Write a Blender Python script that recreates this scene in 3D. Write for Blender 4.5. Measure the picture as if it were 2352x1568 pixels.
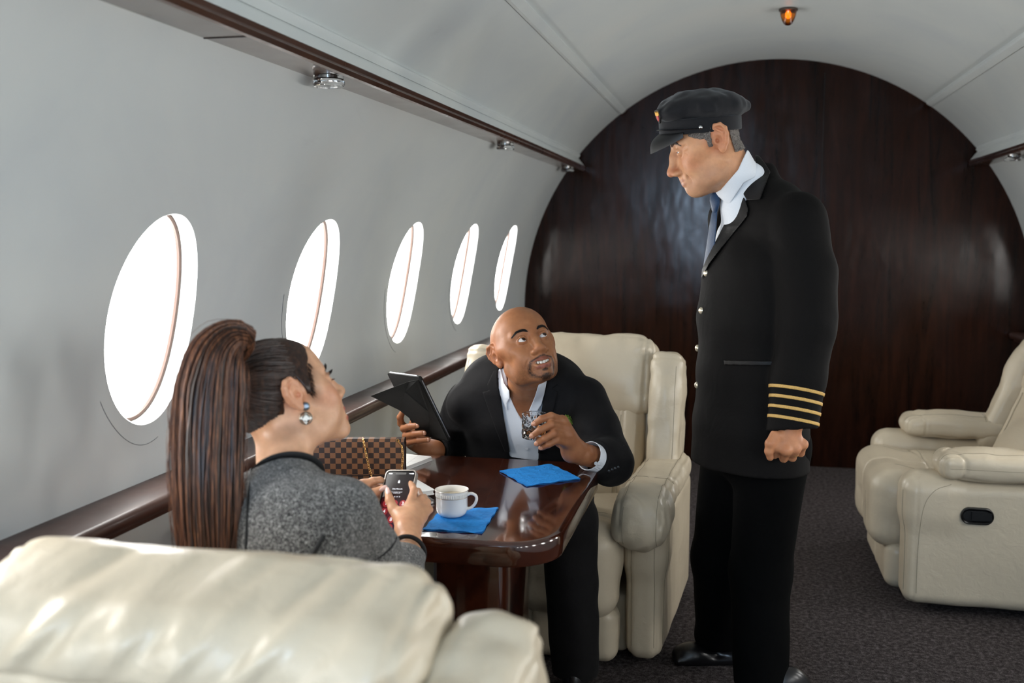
# Private jet cabin: two passengers at a table, a pilot standing beside them
import bpy, math, random
import numpy as np
from mathutils import Vector, Matrix
for o in list(bpy.data.objects): bpy.data.objects.remove(o)
S = bpy.context.scene
COL = S.collection
# ---------------------------------------------------------------- camera
YAW, PIT, FPX = math.radians(12.56), math.radians(6.09), 2330.0
CAM = np.array([-.164, 0.0, 1.403])
_cy, _sy = math.cos(YAW), math.sin(YAW)
FW = np.array([-_sy*math.cos(PIT), _cy*math.cos(PIT), -math.sin(PIT)])
RT = np.array([_cy, _sy, 0.0]); UP = np.cross(RT, FW)
cd = bpy.data.cameras.new('camera'); cam = bpy.data.objects.new('camera', cd); COL.objects.link(cam)
cam.matrix_world = Matrix([[RT[0], UP[0], -FW[0], CAM[0]], [RT[1], UP[1], -FW[1], CAM[1]], [RT[2], UP[2], -FW[2], CAM[2]], [0, 0, 0, 1]])
cd.sensor_width = 36; cd.lens = FPX/2352*36; cd.clip_start = .05; cd.clip_end = 100
cd.dof.use_dof = True; cd.dof.focus_distance = 2.85; cd.dof.aperture_fstop = 3.2
S.camera = cam
# ---------------------------------------------------------------- light and exposure
W = bpy.data.worlds.new('world'); S.world = W; W.use_nodes = True
W.node_tree.nodes['Background'].inputs[0].default_value = (.80, .90, 1.0, 1)
W.node_tree.nodes['Background'].inputs[1].default_value = 1.0
S.view_settings.view_transform = 'Standard'; S.view_settings.look = 'None'
S.view_settings.gamma = 1; S.view_settings.use_curve_mapping = False
S.view_settings.exposure = 0.10
WINDOW_LIGHT = 17.0       # strength of the backlit frosted window panes
S.cycles.use_denoising = True
S.cycles.max_bounces = 8; S.cycles.diffuse_bounces = 5; S.cycles.glossy_bounces = 4
S.cycles.transmission_bounces = 8; S.cycles.transparent_max_bounces = 8
S.cycles.sample_clamp_indirect = 6; S.cycles.caustics_reflective = False; S.cycles.caustics_refractive = False
def area(name, loc, target, size, sizey, power, col):
    l = bpy.data.lights.new(name, 'AREA'); l.shape = 'RECTANGLE'; l.size = size; l.size_y = sizey
    l.energy = power; l.color = col
    o = bpy.data.objects.new(name, l); COL.objects.link(o); o.location = loc
    o.rotation_euler = (Vector(target)-Vector(loc)).to_track_quat('-Z', 'Y').to_euler(); return o
# soft studio daylight entering through the open door behind the camera
area('door_daylight', (-.60, -2.38, 1.60), (-.4, 3.0, 1.2), .40, .9, 60, (.55, .75, 1.0))
# ---------------------------------------------------------------- helpers
def at(x, y, Yw):
    """the point of the cabin at depth Yw that is seen at image position x, y"""
    d = FW + RT*(x-1176)/FPX - UP*(y-784)/FPX
    return CAM + d*(Yw/d[1])
def atz(x, y, z):
    d = FW + RT*(x-1176)/FPX - UP*(y-784)/FPX
    return CAM + d*((z-CAM[2])/d[2])
def nrm(v): v = np.asarray(v, float); return v/np.linalg.norm(v)
def tag(o, label=None, cat=None, group=None, kind=None):
    if label: o['label'] = label
    if cat: o['category'] = cat
    if group: o['group'] = group
    if kind: o['kind'] = kind
    return o
def empty(name, loc=(0, 0, 0), rz=0, label=None, cat=None, group=None):
    o = bpy.data.objects.new(name, None); COL.objects.link(o); o.location = loc; o.rotation_euler = (0, 0, rz)
    o.empty_display_size = .1
    return tag(o, label, cat, group)
def mesh_np(name, V, Fq, mat=None, parent=None, smooth=True, col=None, world=True):
    """one mesh object from numpy vertices and equal-sized faces"""
    me = bpy.data.meshes.new(name)
    V = np.asarray(V, np.float32)
    if parent is not None and world:
        Mi = np.array(parent_matrix(parent).inverted()); V = V@Mi[:3, :3].T.astype(np.float32)+Mi[:3, 3].astype(np.float32)
    Fq = np.asarray(Fq, np.int32); n, k = Fq.shape
    me.vertices.add(len(V)); me.vertices.foreach_set('co', V.ravel())
    me.loops.add(n*k); me.loops.foreach_set('vertex_index', Fq.ravel())
    me.polygons.add(n); me.polygons.foreach_set('loop_start', np.arange(0, n*k, k, dtype=np.int32))
    try: me.polygons.foreach_set('loop_total', np.full(n, k, np.int32))
    except Exception: pass
    me.polygons.foreach_set('use_smooth', np.full(n, smooth, bool))
    me.update(calc_edges=True); me.validate()
    if col is not None:
        a = me.color_attributes.new('tint', 'FLOAT_COLOR', 'POINT')
        c = np.ones((len(V), 4), np.float32); c[:, :3] = col; a.data.foreach_set('color', c.ravel())
    if mat: me.materials.append(mat)
    o = bpy.data.objects.new(name, me); COL.objects.link(o); o.parent = parent
    return o
def parent_matrix(p):
    M = Matrix.Translation(p.location) @ p.rotation_euler.to_matrix().to_4x4() @ Matrix.Diagonal((*p.scale, 1))
    return parent_matrix(p.parent) @ p.matrix_parent_inverse @ M if p.parent else M
class MB:
    """collects polygons for one mesh object (coordinates local to the parent)"""
    def __init__(s): s.v = []; s.f = []; s.m = []
    def quad_grid(s, G, close_u=False, close_v=False, mi=0):
        G = np.asarray(G, float); nu, nv = G.shape[:2]; b = len(s.v); s.v += [tuple(p) for p in G.reshape(-1, 3)]
        for i in range(nu if close_u else nu-1):
            for j in range(nv if close_v else nv-1):
                i2, j2 = (i+1) % nu, (j+1) % nv
                s.f.append((b+i*nv+j, b+i2*nv+j, b+i2*nv+j2, b+i*nv+j2)); s.m.append(mi)
        return s
    def poly(s, P, mi=0):
        b = len(s.v); s.v += [tuple(p) for p in P]; s.f.append(tuple(range(b, b+len(P)))); s.m.append(mi); return s
    def box(s, c, h, mi=0, R=None):
        c = np.array(c, float); b = len(s.v)
        for i in (-1, 1):
            for j in (-1, 1):
                for k in (-1, 1):
                    q = np.array([i*h[0], j*h[1], k*h[2]], float)
                    if R is not None: q = R@q
                    s.v.append(tuple(c+q))
        for q in ((0, 1, 3, 2), (4, 6, 7, 5), (0, 4, 5, 1), (2, 3, 7, 6), (0, 2, 6, 4), (1, 5, 7, 3)):
            s.f.append(tuple(b+i for i in q)); s.m.append(mi)
        return s
    def lathe(s, prof, n=48, c=(0, 0, 0), R=None, mi=0):
        a = np.linspace(0, 2*np.pi, n, endpoint=False)
        G = np.array([[(r*math.cos(t), r*math.sin(t), z) for t in a] for r, z in prof])
        if R is not None: G = G@np.asarray(R).T
        return s.quad_grid(G+np.array(c), close_v=True, mi=mi)
    def tube(s, P, r, n=10, flat=1.0, ref=None, cap=True, close=False, mi=0):
        P = np.asarray(P, float); m = len(P); r = np.broadcast_to(r, (m,))
        T = np.gradient(P, axis=0) if not close else np.roll(P, -1, 0)-np.roll(P, 1, 0)
        T /= np.linalg.norm(T, axis=1)[:, None]+1e-12
        u = np.cross(T[0], ref if ref is not None else (0.13, .21, .97)); u /= np.linalg.norm(u)
        G = []
        for i in range(m):
            if ref is not None: u = np.cross(T[i], ref)
            else: u = u-T[i]*np.dot(u, T[i])
            u = u/(np.linalg.norm(u)+1e-12); w = np.cross(T[i], u)
            G.append([P[i]+r[i]*(math.cos(t)*u+flat*math.sin(t)*w) for t in np.linspace(0, 2*np.pi, n, endpoint=False)])
        b = len(s.v); s.quad_grid(G, close_u=close, close_v=True, mi=mi)
        if cap and not close:
            s.f.append(tuple(b+j for j in range(n))); s.m.append(mi)
            s.f.append(tuple(b+(m-1)*n+j for j in reversed(range(n)))); s.m.append(mi)
        return s
    def prism(s, poly, z0, z1, bev=0, mi=0):
        """extrude an xy outline from z0 to z1, with a small chamfer"""
        P = np.array(poly, float); c = P.mean(0); n = len(P)
        d = np.roll(P, -1, 0)-np.roll(P, 1, 0); nn = np.stack([d[:, 1], -d[:, 0]], 1); nn /= np.linalg.norm(nn, axis=1)[:, None]
        if ((P-c)*nn).sum() < 0: nn = -nn
        lay = [(0, z0)] if not bev else [(bev, z0), (bev*.3, z0+bev*.3), (0, z0+bev)]
        lay += [(0, z1)] if not bev else [(0, z1-bev), (bev*.3, z1-bev*.3), (bev, z1)]
        b = len(s.v)
        G = [[(p[0]-q[0]*i, p[1]-q[1]*i, z) for p, q in zip(P, nn)] for i, z in lay]
        s.quad_grid(G, close_v=True, mi=mi)
        s.f.append(tuple(b+j for j in reversed(range(n)))); s.m.append(mi)
        s.f.append(tuple(b+(len(lay)-1)*n+j for j in range(n))); s.m.append(mi)
        return s
    def build(s, name, mat, parent=None, smooth=True, auto=35, xf=None):
        me = bpy.data.meshes.new(name)
        v = s.v
        if xf is not None: v = [tuple(xf@Vector(p)) for p in v]
        me.from_pydata(v, [], s.f); me.update()
        for m in (mat if isinstance(mat, (list, tuple)) else [mat]): me.materials.append(m)
        if any(s.m): me.polygons.foreach_set('material_index', np.array(s.m, np.int32))
        import bmesh
        bm = bmesh.new(); bm.from_mesh(me); bmesh.ops.remove_doubles(bm, verts=bm.verts, dist=1e-6)
        bmesh.ops.recalc_face_normals(bm, faces=bm.faces)
        if smooth:
            for f in bm.faces: f.smooth = True
            for e in bm.edges:
                if len(e.link_faces) == 2 and e.calc_face_angle(0) > math.radians(auto): e.smooth = False
        bm.to_mesh(me); bm.free()
        o = bpy.data.objects.new(name, me); COL.objects.link(o); o.parent = parent
        return o
def rrect(x0, x1, y0, y1, r, n=8, corners=(1, 1, 1, 1)):
    P = []
    for (cx, cy, a), k in zip(((x1-r, y1-r, 0), (x0+r, y1-r, 90), (x0+r, y0+r, 180), (x1-r, y0+r, 270)), corners):
        if not k:
            P.append((cx+(r if a in (0, 270) else -r), cy+(r if a < 100 else -r))); continue
        for t in np.linspace(a, a+90, n+1): P.append((cx+r*math.cos(math.radians(t)), cy+r*math.sin(math.radians(t))))
    return P
def spline(P, n=8):
    """Catmull-Rom through the points"""
    P = np.asarray(P, float); Q = np.vstack([2*P[0]-P[1], P, 2*P[-1]-P[-2]]); out = []
    for i in range(1, len(Q)-2):
        for t in np.linspace(0, 1, n, endpoint=False):
            a, b, c, d = Q[i-1], Q[i], Q[i+1], Q[i+2]
            out.append(.5*((2*b)+(-a+c)*t+(2*a-5*b+4*c-d)*t*t+(-a+3*b-3*c+d)*t**3))
    out.append(P[-1]); return np.array(out)

# ---------------------------------------------------------------- signed-distance sculpting
_rng = np.random.RandomState(7); _LAT = _rng.rand(32, 32, 32).astype(np.float32)*2-1
def noise(X, Y, Z):
    i, j, k = np.floor(X).astype(int), np.floor(Y).astype(int), np.floor(Z).astype(int)
    u, v, w = X-i, Y-j, Z-k; u, v, w = u*u*(3-2*u), v*v*(3-2*v), w*w*(3-2*w)
    i, j, k = i & 31, j & 31, k & 31; i1, j1, k1 = (i+1) & 31, (j+1) & 31, (k+1) & 31; L = _LAT
    a = L[i, j, k]*(1-u)+L[i1, j, k]*u; b = L[i, j1, k]*(1-u)+L[i1, j1, k]*u
    c = L[i, j, k1]*(1-u)+L[i1, j, k1]*u; d = L[i, j1, k1]*(1-u)+L[i1, j1, k1]*u
    return (a*(1-v)+b*v)*(1-w)+(c*(1-v)+d*v)*w
class T:
    """local frame: x = the person's right, y = front, z = up"""
    def __init__(s, o=(0, 0, 0), front=(0, 1, 0), up=(0, 0, 1), sc=1.0, parent=None):
        f = nrm(front); r = nrm(np.cross(f, up)); u = np.cross(r, f)
        s.R = np.stack([r, f, u], 1); s.o = np.array(o, float); s.s = sc
        if parent: s.R = parent.R@s.R; s.o = parent.p(o); s.s = sc*parent.s
    def p(s, v): return s.o+(np.asarray(v, float)*s.s)@s.R.T
    def loc(s, X): return (X-s.o)@s.R/s.s
def smin(a, b, k):
    if k <= 0: return np.minimum(a, b)
    h = np.maximum(k-np.abs(a-b), 0)/k
    return np.minimum(a, b)-h*h*k*.25
class Fld:
    def __init__(s, frame=None): s.ops = []; s.T = frame or T(); s.post = []
    def _add(s, fn, pts, rad, k, sub, tag=None):
        pts = np.array(pts); s.ops.append((fn, pts.min(0)-rad, pts.max(0)+rad, k*s.T.s, sub)); return s
    def ell(s, c, r, k=.01, sub=False, rot=None):
        Tm = s.T; c = Tm.p(c); r = np.broadcast_to(np.array(r, float), (3,))*Tm.s; M = Tm.R.copy()
        if rot is not None: M = M@np.array(Matrix.Rotation(math.radians(rot[0]), 3, rot[1]))
        r = r.astype(np.float32); M = M.astype(np.float32)
        def fn(X, Y, Z):
            x, y, z = X-c[0], Y-c[1], Z-c[2]
            a = (x*M[0, 0]+y*M[1, 0]+z*M[2, 0])/r[0]; b = (x*M[0, 1]+y*M[1, 1]+z*M[2, 1])/r[1]; d = (x*M[0, 2]+y*M[1, 2]+z*M[2, 2])/r[2]
            k0 = np.sqrt(a*a+b*b+d*d)+1e-9; k1 = np.sqrt((a/r[0])**2+(b/r[1])**2+(d/r[2])**2)+1e-9
            return k0*(k0-1)/k1
        return s._add(fn, [c], r.max(), k, sub)
    def cap(s, a, b, ra, rb=None, k=.01, sub=False, flat=None):
        """rounded cone; flat=(direction, factor) squashes its section"""
        Tm = s.T; a = Tm.p(a); b = Tm.p(b); rb = ra if rb is None else rb; ra = ra*Tm.s; rb = rb*Tm.s
        ab = b-a; L2 = float(ab@ab)+1e-12
        if flat is not None: n = nrm(Tm.R@np.array(flat[0], float)); n = n-ab*(n@ab)/L2; n = nrm(n); q = 1/flat[1]-1
        def fn(X, Y, Z):
            x, y, z = X-a[0], Y-a[1], Z-a[2]
            t = np.clip((x*ab[0]+y*ab[1]+z*ab[2])/L2, 0, 1)
            x, y, z = x-t*ab[0], y-t*ab[1], z-t*ab[2]
            if flat is not None:
                m = (x*n[0]+y*n[1]+z*n[2])*q; x, y, z = x+m*n[0], y+m*n[1], z+m*n[2]
            return np.sqrt(x*x+y*y+z*z)-(ra+t*(rb-ra))
        return s._add(fn, [a, b], max(ra, rb), k, sub)
    def chain(s, P, R, k=.01, sub=False, flat=None):
        for i in range(len(P)-1): s.cap(P[i], P[i+1], R[i], R[i+1], k, sub, flat)
        return s
    def box(s, c, h, r, k=.01, sub=False, rot=None):
        Tm = s.T; c = Tm.p(c); h = np.array(h, float)*Tm.s; r = r*Tm.s; M = Tm.R.copy()
        if rot is not None: M = M@np.array(Matrix.Rotation(math.radians(rot[0]), 3, rot[1]))
        def fn(X, Y, Z):
            x, y, z = X-c[0], Y-c[1], Z-c[2]
            a = np.abs(x*M[0, 0]+y*M[1, 0]+z*M[2, 0])-h[0]+r; b = np.abs(x*M[0, 1]+y*M[1, 1]+z*M[2, 1])-h[1]+r; d = np.abs(x*M[0, 2]+y*M[1, 2]+z*M[2, 2])-h[2]+r
            return np.sqrt(np.maximum(a, 0)**2+np.maximum(b, 0)**2+np.maximum(d, 0)**2)+np.minimum(np.maximum(a, np.maximum(b, d)), 0)-r
        return s._add(fn, [c], float(np.linalg.norm(h)), k, sub)
    def loft(s, P, A, B, ref, k=.01, sub=False, pw=2.0):
        """limb or trunk of elliptical sections: A = half width along ref, B = half depth"""
        Tm = s.T; P = [Tm.p(p) for p in P]; ref = Tm.R@np.array(ref, float); A = np.array(A)*Tm.s; B = np.array(B)*Tm.s
        P = np.array(P)
        segs = []
        for i in range(len(P)-1):
            w = P[i+1]-P[i]; L = np.linalg.norm(w); w = w/L; u = nrm(ref-w*(ref@w)); v = np.cross(w, u); segs.append((P[i], w, u, v, L, A[i], A[i+1], B[i], B[i+1]))
        def fn(X, Y, Z):
            D = None
            for (o, w, u, v, L, a0, a1, b0, b1) in segs:
                x, y, z = X-o[0], Y-o[1], Z-o[2]
                h = x*w[0]+y*w[1]+z*w[2]; t = np.clip(h/L, 0, 1); e = h-t*L
                a = a0+(a1-a0)*t; b = b0+(b1-b0)*t; m = np.minimum(a, b)
                uu = np.abs(x*u[0]+y*u[1]+z*u[2])/a; vv = np.abs(x*v[0]+y*v[1]+z*v[2])/b
                q = (uu**pw+vv**pw)**(2/pw) if pw != 2 else uu*uu+vv*vv
                d = (np.sqrt(q+(e/m)**2)-1)*m
                D = d if D is None else smin(D, d, .012)
            return D
        return s._add(fn, P, max(A.max(), B.max())*1.25, k, sub)
    def groove(s, P, depth, w, axis=1, side=1, soft=.0):
        """crease (depth > 0) or ridge along a curve drawn on the surface; depth direction = frame axis"""
        Tm = s.T; P = np.array(P, float); o, M, sc = Tm.o, Tm.R, Tm.s; ia, ib = [i for i in range(3) if i != axis]
        pad = w*3; lo, hi = P.min(0)-pad, P.max(0)+pad
        C = np.array([Tm.p((x, y, z)) for x in (lo[0], hi[0]) for y in (lo[1], hi[1]) for z in (lo[2], hi[2])])
        q = spline(P, 4)
        def fn(X, Y, Z):
            x, y, z = X-o[0], Y-o[1], Z-o[2]
            L = [(x*M[0, i]+y*M[1, i]+z*M[2, i])/sc for i in range(3)]; a, b, c = L[ia], L[ib], L[axis]
            D = None
            for i in range(len(q)-1):
                p0, e = q[i][[ia, ib]], (q[i+1]-q[i])[[ia, ib]]; u, v = a-p0[0], b-p0[1]
                t = np.clip((u*e[0]+v*e[1])/(e@e+1e-12), 0, 1); d = (u-t*e[0])**2+(v-t*e[1])**2
                tt = (i+t)/(len(q)-1); fade = np.minimum(1, np.minimum(tt, 1-tt)*4+.15)
                g = np.exp(-d/(w*w))*fade; D = g if D is None else np.maximum(D, g)
            m = np.clip((c-lo[axis])/.01*1.0, 0, 1)*np.clip((hi[axis]-c)/.01, 0, 1)
            return D*m*depth*sc
        s.ops.append((fn, C.min(0), C.max(0), 0, 'add')); return s
    def plane(s, p, n, k=.004):
        """cut away everything on the side the normal points to"""
        p = s.T.p(p); n = nrm(s.T.R@np.array(n, float))
        def fn(X, Y, Z): return -((X-p[0])*n[0]+(Y-p[1])*n[1]+(Z-p[2])*n[2])
        s.ops.append((fn, np.full(3, -1e9), np.full(3, 1e9), k, True)); return s
    def wr(s, fn): s.post.append(fn); return s
    def __call__(s, ax, m=.012):
        x, y, z = ax; D = np.full((len(x), len(y), len(z)), 1.0, np.float32)
        for fn, lo, hi, k, sub in s.ops:
            e = k+m
            sl = tuple(slice(int(np.searchsorted(q, lo[i]-e)), int(np.searchsorted(q, hi[i]+e))) for i, q in enumerate((x, y, z)))
            if any(q.start >= q.stop for q in sl): continue
            X, Y, Z = x[sl[0]][:, None, None], y[sl[1]][None, :, None], z[sl[2]][None, None, :]
            d = np.broadcast_to(fn(X, Y, Z), D[sl].shape)
            if sub == 'add': D[sl] += d
            else: D[sl] = -smin(-D[sl], d, k) if sub else smin(D[sl], d, k)
        for fn in s.post: D += fn(x[:, None, None], y[None, :, None], z[None, None, :]).astype(np.float32)
        return D
    def pts(s, P):
        """field values at a list of points"""
        P = np.asarray(P, float); X, Y, Z = P[:, 0], P[:, 1], P[:, 2]; D = np.full(len(P), 1.0)
        for fn, lo, hi, k, sub in s.ops:
            inb = np.all((P > lo-k-.03) & (P < hi+k+.03), 1); d = fn(X, Y, Z)
            n = D+d if sub == 'add' else (-smin(-D, d, k) if sub else smin(D, d, k)); D = np.where(inb, n, D)
        for fn in s.post: D = D+fn(X, Y, Z)
        return D
    def hit(s, x, y, Y0, Y1, off=0.0):
        """first surface point of the field along the line of sight through x, y"""
        a, b = at(x, y, Y0), at(x, y, Y1); t = np.linspace(0, 1, 400); P = a+(b-a)*t[:, None]; D = s.pts(P)-off
        i = np.argmax(D < 0)
        if D[i] >= 0: i = int(np.argmin(D)); return P[i]
        if i == 0: return P[0]
        w = D[i-1]/(D[i-1]-D[i]); return P[i-1]+(P[i]-P[i-1])*w
    def region(s, fn, k=.003, sub=True):
        s.ops.append((fn, np.full(3, -1e9), np.full(3, 1e9), k, sub)); return s
def rmax(*fns):
    def fn(X, Y, Z):
        D = fns[0](X, Y, Z)
        for g in fns[1:]: D = np.maximum(D, g(X, Y, Z))
        return D
    return fn
def half(p, n):
    p = np.array(p, float); n = nrm(n)
    return lambda X, Y, Z: (X-p[0])*n[0]+(Y-p[1])*n[1]+(Z-p[2])*n[2]
def ball(c, r):
    c = np.array(c, float); return lambda X, Y, Z: np.sqrt((X-c[0])**2+(Y-c[1])**2+(Z-c[2])**2)-r
def prism_fn(P, dr, r=0):
    """signed distance to an endless prism whose outline is P, along direction dr"""
    P = np.array(P, float); dr = nrm(dr); c = P.mean(0); u = nrm(P[1]-P[0]-dr*((P[1]-P[0])@dr)); v = np.cross(dr, u)
    Q = np.stack([(P-c)@u, (P-c)@v], 1)
    def fn(X, Y, Z):
        a = (X-c[0])*u[0]+(Y-c[1])*u[1]+(Z-c[2])*u[2]; b = (X-c[0])*v[0]+(Y-c[1])*v[1]+(Z-c[2])*v[2]
        D = None; ins = np.zeros(np.broadcast(a, b).shape, bool)
        for i in range(len(Q)):
            p, q = Q[i], Q[(i+1) % len(Q)]; e = q-p; x, y = a-p[0], b-p[1]
            t = np.clip((x*e[0]+y*e[1])/(e@e), 0, 1); d = (x-t*e[0])**2+(y-t*e[1])**2
            D = d if D is None else np.minimum(D, d)
            cr = ((p[1] > b) != (q[1] > b)) & (a < (q[0]-p[0])*(b-p[1])/(q[1]-p[1]+1e-12)+p[0]); ins ^= cr
        D = np.sqrt(D); return np.where(ins, -D, D)-r
    return fn
def tubes_fn(P, r):
    """distance to a polyline (for seams and piping)"""
    P = np.array(P, float)
    def fn(X, Y, Z):
        D = None
        for i in range(len(P)-1):
            a, e = P[i], P[i+1]-P[i]; x, y, z = X-a[0], Y-a[1], Z-a[2]
            t = np.clip((x*e[0]+y*e[1]+z*e[2])/(e@e+1e-12), 0, 1)
            d = (x-t*e[0])**2+(y-t*e[1])**2+(z-t*e[2])**2; D = d if D is None else np.minimum(D, d)
        return np.sqrt(D)-r
    return fn
def snet(F, ax):
    """surface nets: a quad mesh of the zero level"""
    Sg = F < 0; nx, ny, nz = F.shape
    c = np.zeros((nx-1, ny-1, nz-1), np.uint8); offs = [(i, j, k) for i in (0, 1) for j in (0, 1) for k in (0, 1)]
    for i, j, k in offs: c += Sg[i:nx-1+i, j:ny-1+j, k:nz-1+k]
    act = (c > 0) & (c < 8); I = np.argwhere(act); idx = np.full(act.shape, -1, np.int32); idx[act] = np.arange(len(I))
    val = {o: F[I[:, 0]+o[0], I[:, 1]+o[1], I[:, 2]+o[2]] for o in offs}
    pos = np.zeros((len(I), 3)); cnt = np.zeros(len(I))
    for a in offs:
        for d in range(3):
            if a[d]: continue
            b = list(a); b[d] = 1; b = tuple(b); va, vb = val[a], val[b]; m = (va < 0) != (vb < 0)
            t = va[m]/(va[m]-vb[m]); q = np.tile(np.array(a, float), (m.sum(), 1)); q[:, d] = t; pos[m] += q; cnt[m] += 1
    V = I+pos/cnt[:, None]; h = ax[0][1]-ax[0][0]; V = V*h+np.array([a[0] for a in ax]); Q = []
    for d in range(3):
        e1, e2 = (d+1) % 3, (d+2) % 3
        s0 = [slice(None)]*3; s1 = [slice(None)]*3; s0[d] = slice(0, -1); s1[d] = slice(1, None)
        A, B = Sg[tuple(s0)], Sg[tuple(s1)]; m = A != B; P = np.argwhere(m); st = A[m]
        ok = (P[:, e1] > 0) & (P[:, e2] > 0) & (P[:, e1] < F.shape[e1]-1) & (P[:, e2] < F.shape[e2]-1); P = P[ok]; st = st[ok]
        def g(o1, o2):
            q = P.copy(); q[:, e1] -= o1; q[:, e2] -= o2; return idx[q[:, 0], q[:, 1], q[:, 2]]
        f = np.stack([g(1, 1), g(0, 1), g(0, 0), g(1, 0)], 1); f[~st] = f[~st][:, ::-1]; Q.append(f)
    return V, np.concatenate(Q) if Q else np.zeros((0, 4), int)
def used(V, Q):
    k = np.zeros(len(V), bool); k[Q.ravel()] = True; m = np.cumsum(k)-1
    return V[k], m[Q]
def relax(V, Q, n, lam=.5):
    e = np.concatenate([Q[:, [0, 1]], Q[:, [1, 2]], Q[:, [2, 3]], Q[:, [3, 0]]]); e = np.concatenate([e, e[:, ::-1]])
    cnt = np.bincount(e[:, 0], minlength=len(V))[:, None]+1e-9
    for _ in range(n):
        A = np.stack([np.bincount(e[:, 0], V[e[:, 1], i], minlength=len(V)) for i in range(3)], 1)/cnt
        V = V+lam*(A-V)
    return V
def grid(lo, hi, h): return [np.arange(lo[i], hi[i]+h, h, dtype=np.float64).astype(np.float32) for i in range(3)]
def sculpt(name, fn, lo, hi, h, mat, parent=None, smooth=1, paint=None, extra=None):
    ax = grid(lo, hi, h); F = fn(ax) if not isinstance(fn, np.ndarray) else fn
    V, Q = used(*snet(F, ax))
    if smooth: V = relax(V, Q, smooth)
    if extra: V = extra(V)
    col = paint(V) if paint else None
    return mesh_np(name, V, Q, mat, parent, col=col)
def shell(f, t, region):
    """a layer of thickness t lying on field f, within a region"""
    def fn(ax):
        D = f(ax, m=t+.012)-t
        return np.maximum(D, region(ax[0][:, None, None], ax[1][None, :, None], ax[2][None, None, :]))
    return fn
def look(x, y):
    return nrm(FW+RT*(x-1176)/FPX-UP*(y-784)/FPX)
def area_fn(px, Yw, r=0, depth=None):
    """prism through an outline that is seen at depth Yw, between two depths"""
    P = np.array([at(x, y, Yw) for x, y in px]); c = np.mean(np.array(px, float), 0); f = prism_fn(P, look(*c), r)
    if depth: return rmax(f, half((0, depth[0], 0), (0, -1, 0)), half((0, depth[1], 0), (0, 1, 0)))
    return f
def make_paint(base, spots):
    """albedo painted on skin: spots = (centre, radii, colour, softness, frame)"""
    def fn(V):
        C = np.tile(np.array(base, np.float32), (len(V), 1))
        for c, r, colr, soft, fr in spots:
            L = fr.loc(V)-np.array(c); d = np.sqrt(((L/np.array(r))**2).sum(1))
            w = np.clip((1-d)/soft+.5, 0, 1)[:, None]; w = w*w*(3-2*w)
            if len(colr) == 4: w = w*colr[3]
            C = C*(1-w)+np.array(colr[:3])*w
        return C
    return fn
# ---------------------------------------------------------------- materials
MATS = {}
def lin(h):
    if isinstance(h, str): h = [int(h[i:i+2], 16)/255 for i in (0, 2, 4)]
    return tuple(c/12.92 if c <= .04045 else ((c+.055)/1.055)**2.4 for c in h)
class NT:
    def __init__(s, name):
        s.m = bpy.data.materials.new(name); s.m.use_nodes = True; s.t = s.m.node_tree; s.b = s.t.nodes['Principled BSDF']; MATS[name] = s.m
    def n(s, ty, **kw):
        nd = s.t.nodes.new('ShaderNode'+ty)
        for k, v in kw.items():
            if k[0] == '_': setattr(nd, k[1:], v)
            else: s.set(nd, k, v)
        return nd
    def set(s, nd, k, v):
        k = k.replace('__', ' '); i = nd.inputs[int(k[1:])] if k[0] == 'i' and k[1:].isdigit() else nd.inputs[k]
        if isinstance(v, bpy.types.NodeSocket): s.t.links.new(v, i)
        elif isinstance(v, bpy.types.Node): s.t.links.new(v.outputs[0], i)
        else:
            if i.type == 'RGBA' and len(v) == 3: v = (*v, 1)
            i.default_value = v
    def P(s, **kw):
        for k, v in kw.items(): s.set(s.b, k, v)
        return s
    def coord(s, kind='Object', scale=(1, 1, 1), rot=(0, 0, 0)):
        tc = s.n('TexCoord'); mp = s.n('Mapping', Scale=scale, Rotation=rot); s.t.links.new(tc.outputs[kind], mp.inputs[0]); return mp
    def noise(s, vec, scale, detail=3, rough=.5, dist=0):
        return s.n('TexNoise', Vector=vec, Scale=scale, Detail=detail, Roughness=rough, Distortion=dist)
    def ramp(s, fac, stops):
        r = s.n('ValToRGB', Fac=fac); e = r.color_ramp.elements
        while len(e) < len(stops): e.new(.5)
        for q, (p, c) in zip(e, stops): q.position = p; q.color = (*c, 1) if len(c) == 3 else c
        return r
    def bump(s, h, strength=.3, dist=.002, nrml=None):
        b = s.n('Bump', Height=h, Strength=strength, Distance=dist)
        if nrml is not None: s.t.links.new(nrml.outputs[0], b.inputs['Normal'])
        s.t.links.new(b.outputs[0], s.b.inputs['Normal']); return b
def g3(v): return (v, v, v)
def simple(name, col, rough=.5, metal=0, spec=.5, **kw):
    n = NT(name); n.P(**{'Base__Color': lin(col) if isinstance(col, str) else col, 'Roughness': rough, 'Metallic': metal, 'Specular__IOR__Level': spec}); n.P(**kw); return n.m
def mat_paint():
    n = NT('white_paint'); v = n.coord('Object')
    a = n.noise(v, 1.3, 4, .6, .6); c = n.ramp(a, [(.30, lin('c2c8ca')), (.55, lin('cbd0cf')), (.8, lin('d1d3d0'))])
    v2 = n.coord('Object', (1, .35, 1)); st = n.noise(v2, 5, 6, .65, 1.2); m = n.ramp(st, [(.64, g3(0)), (.85, g3(1))])
    mx = n.n('MixRGB', Fac=n.n('Math', i0=m, i1=.22, _operation='MULTIPLY'), Color1=c, Color2=lin('8d9298'))
    n.P(Base__Color=mx, Roughness=.42, Specular__IOR__Level=.35)
    n.bump(n.noise(v, 9, 3), .12, .004, None); return n.m
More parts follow.
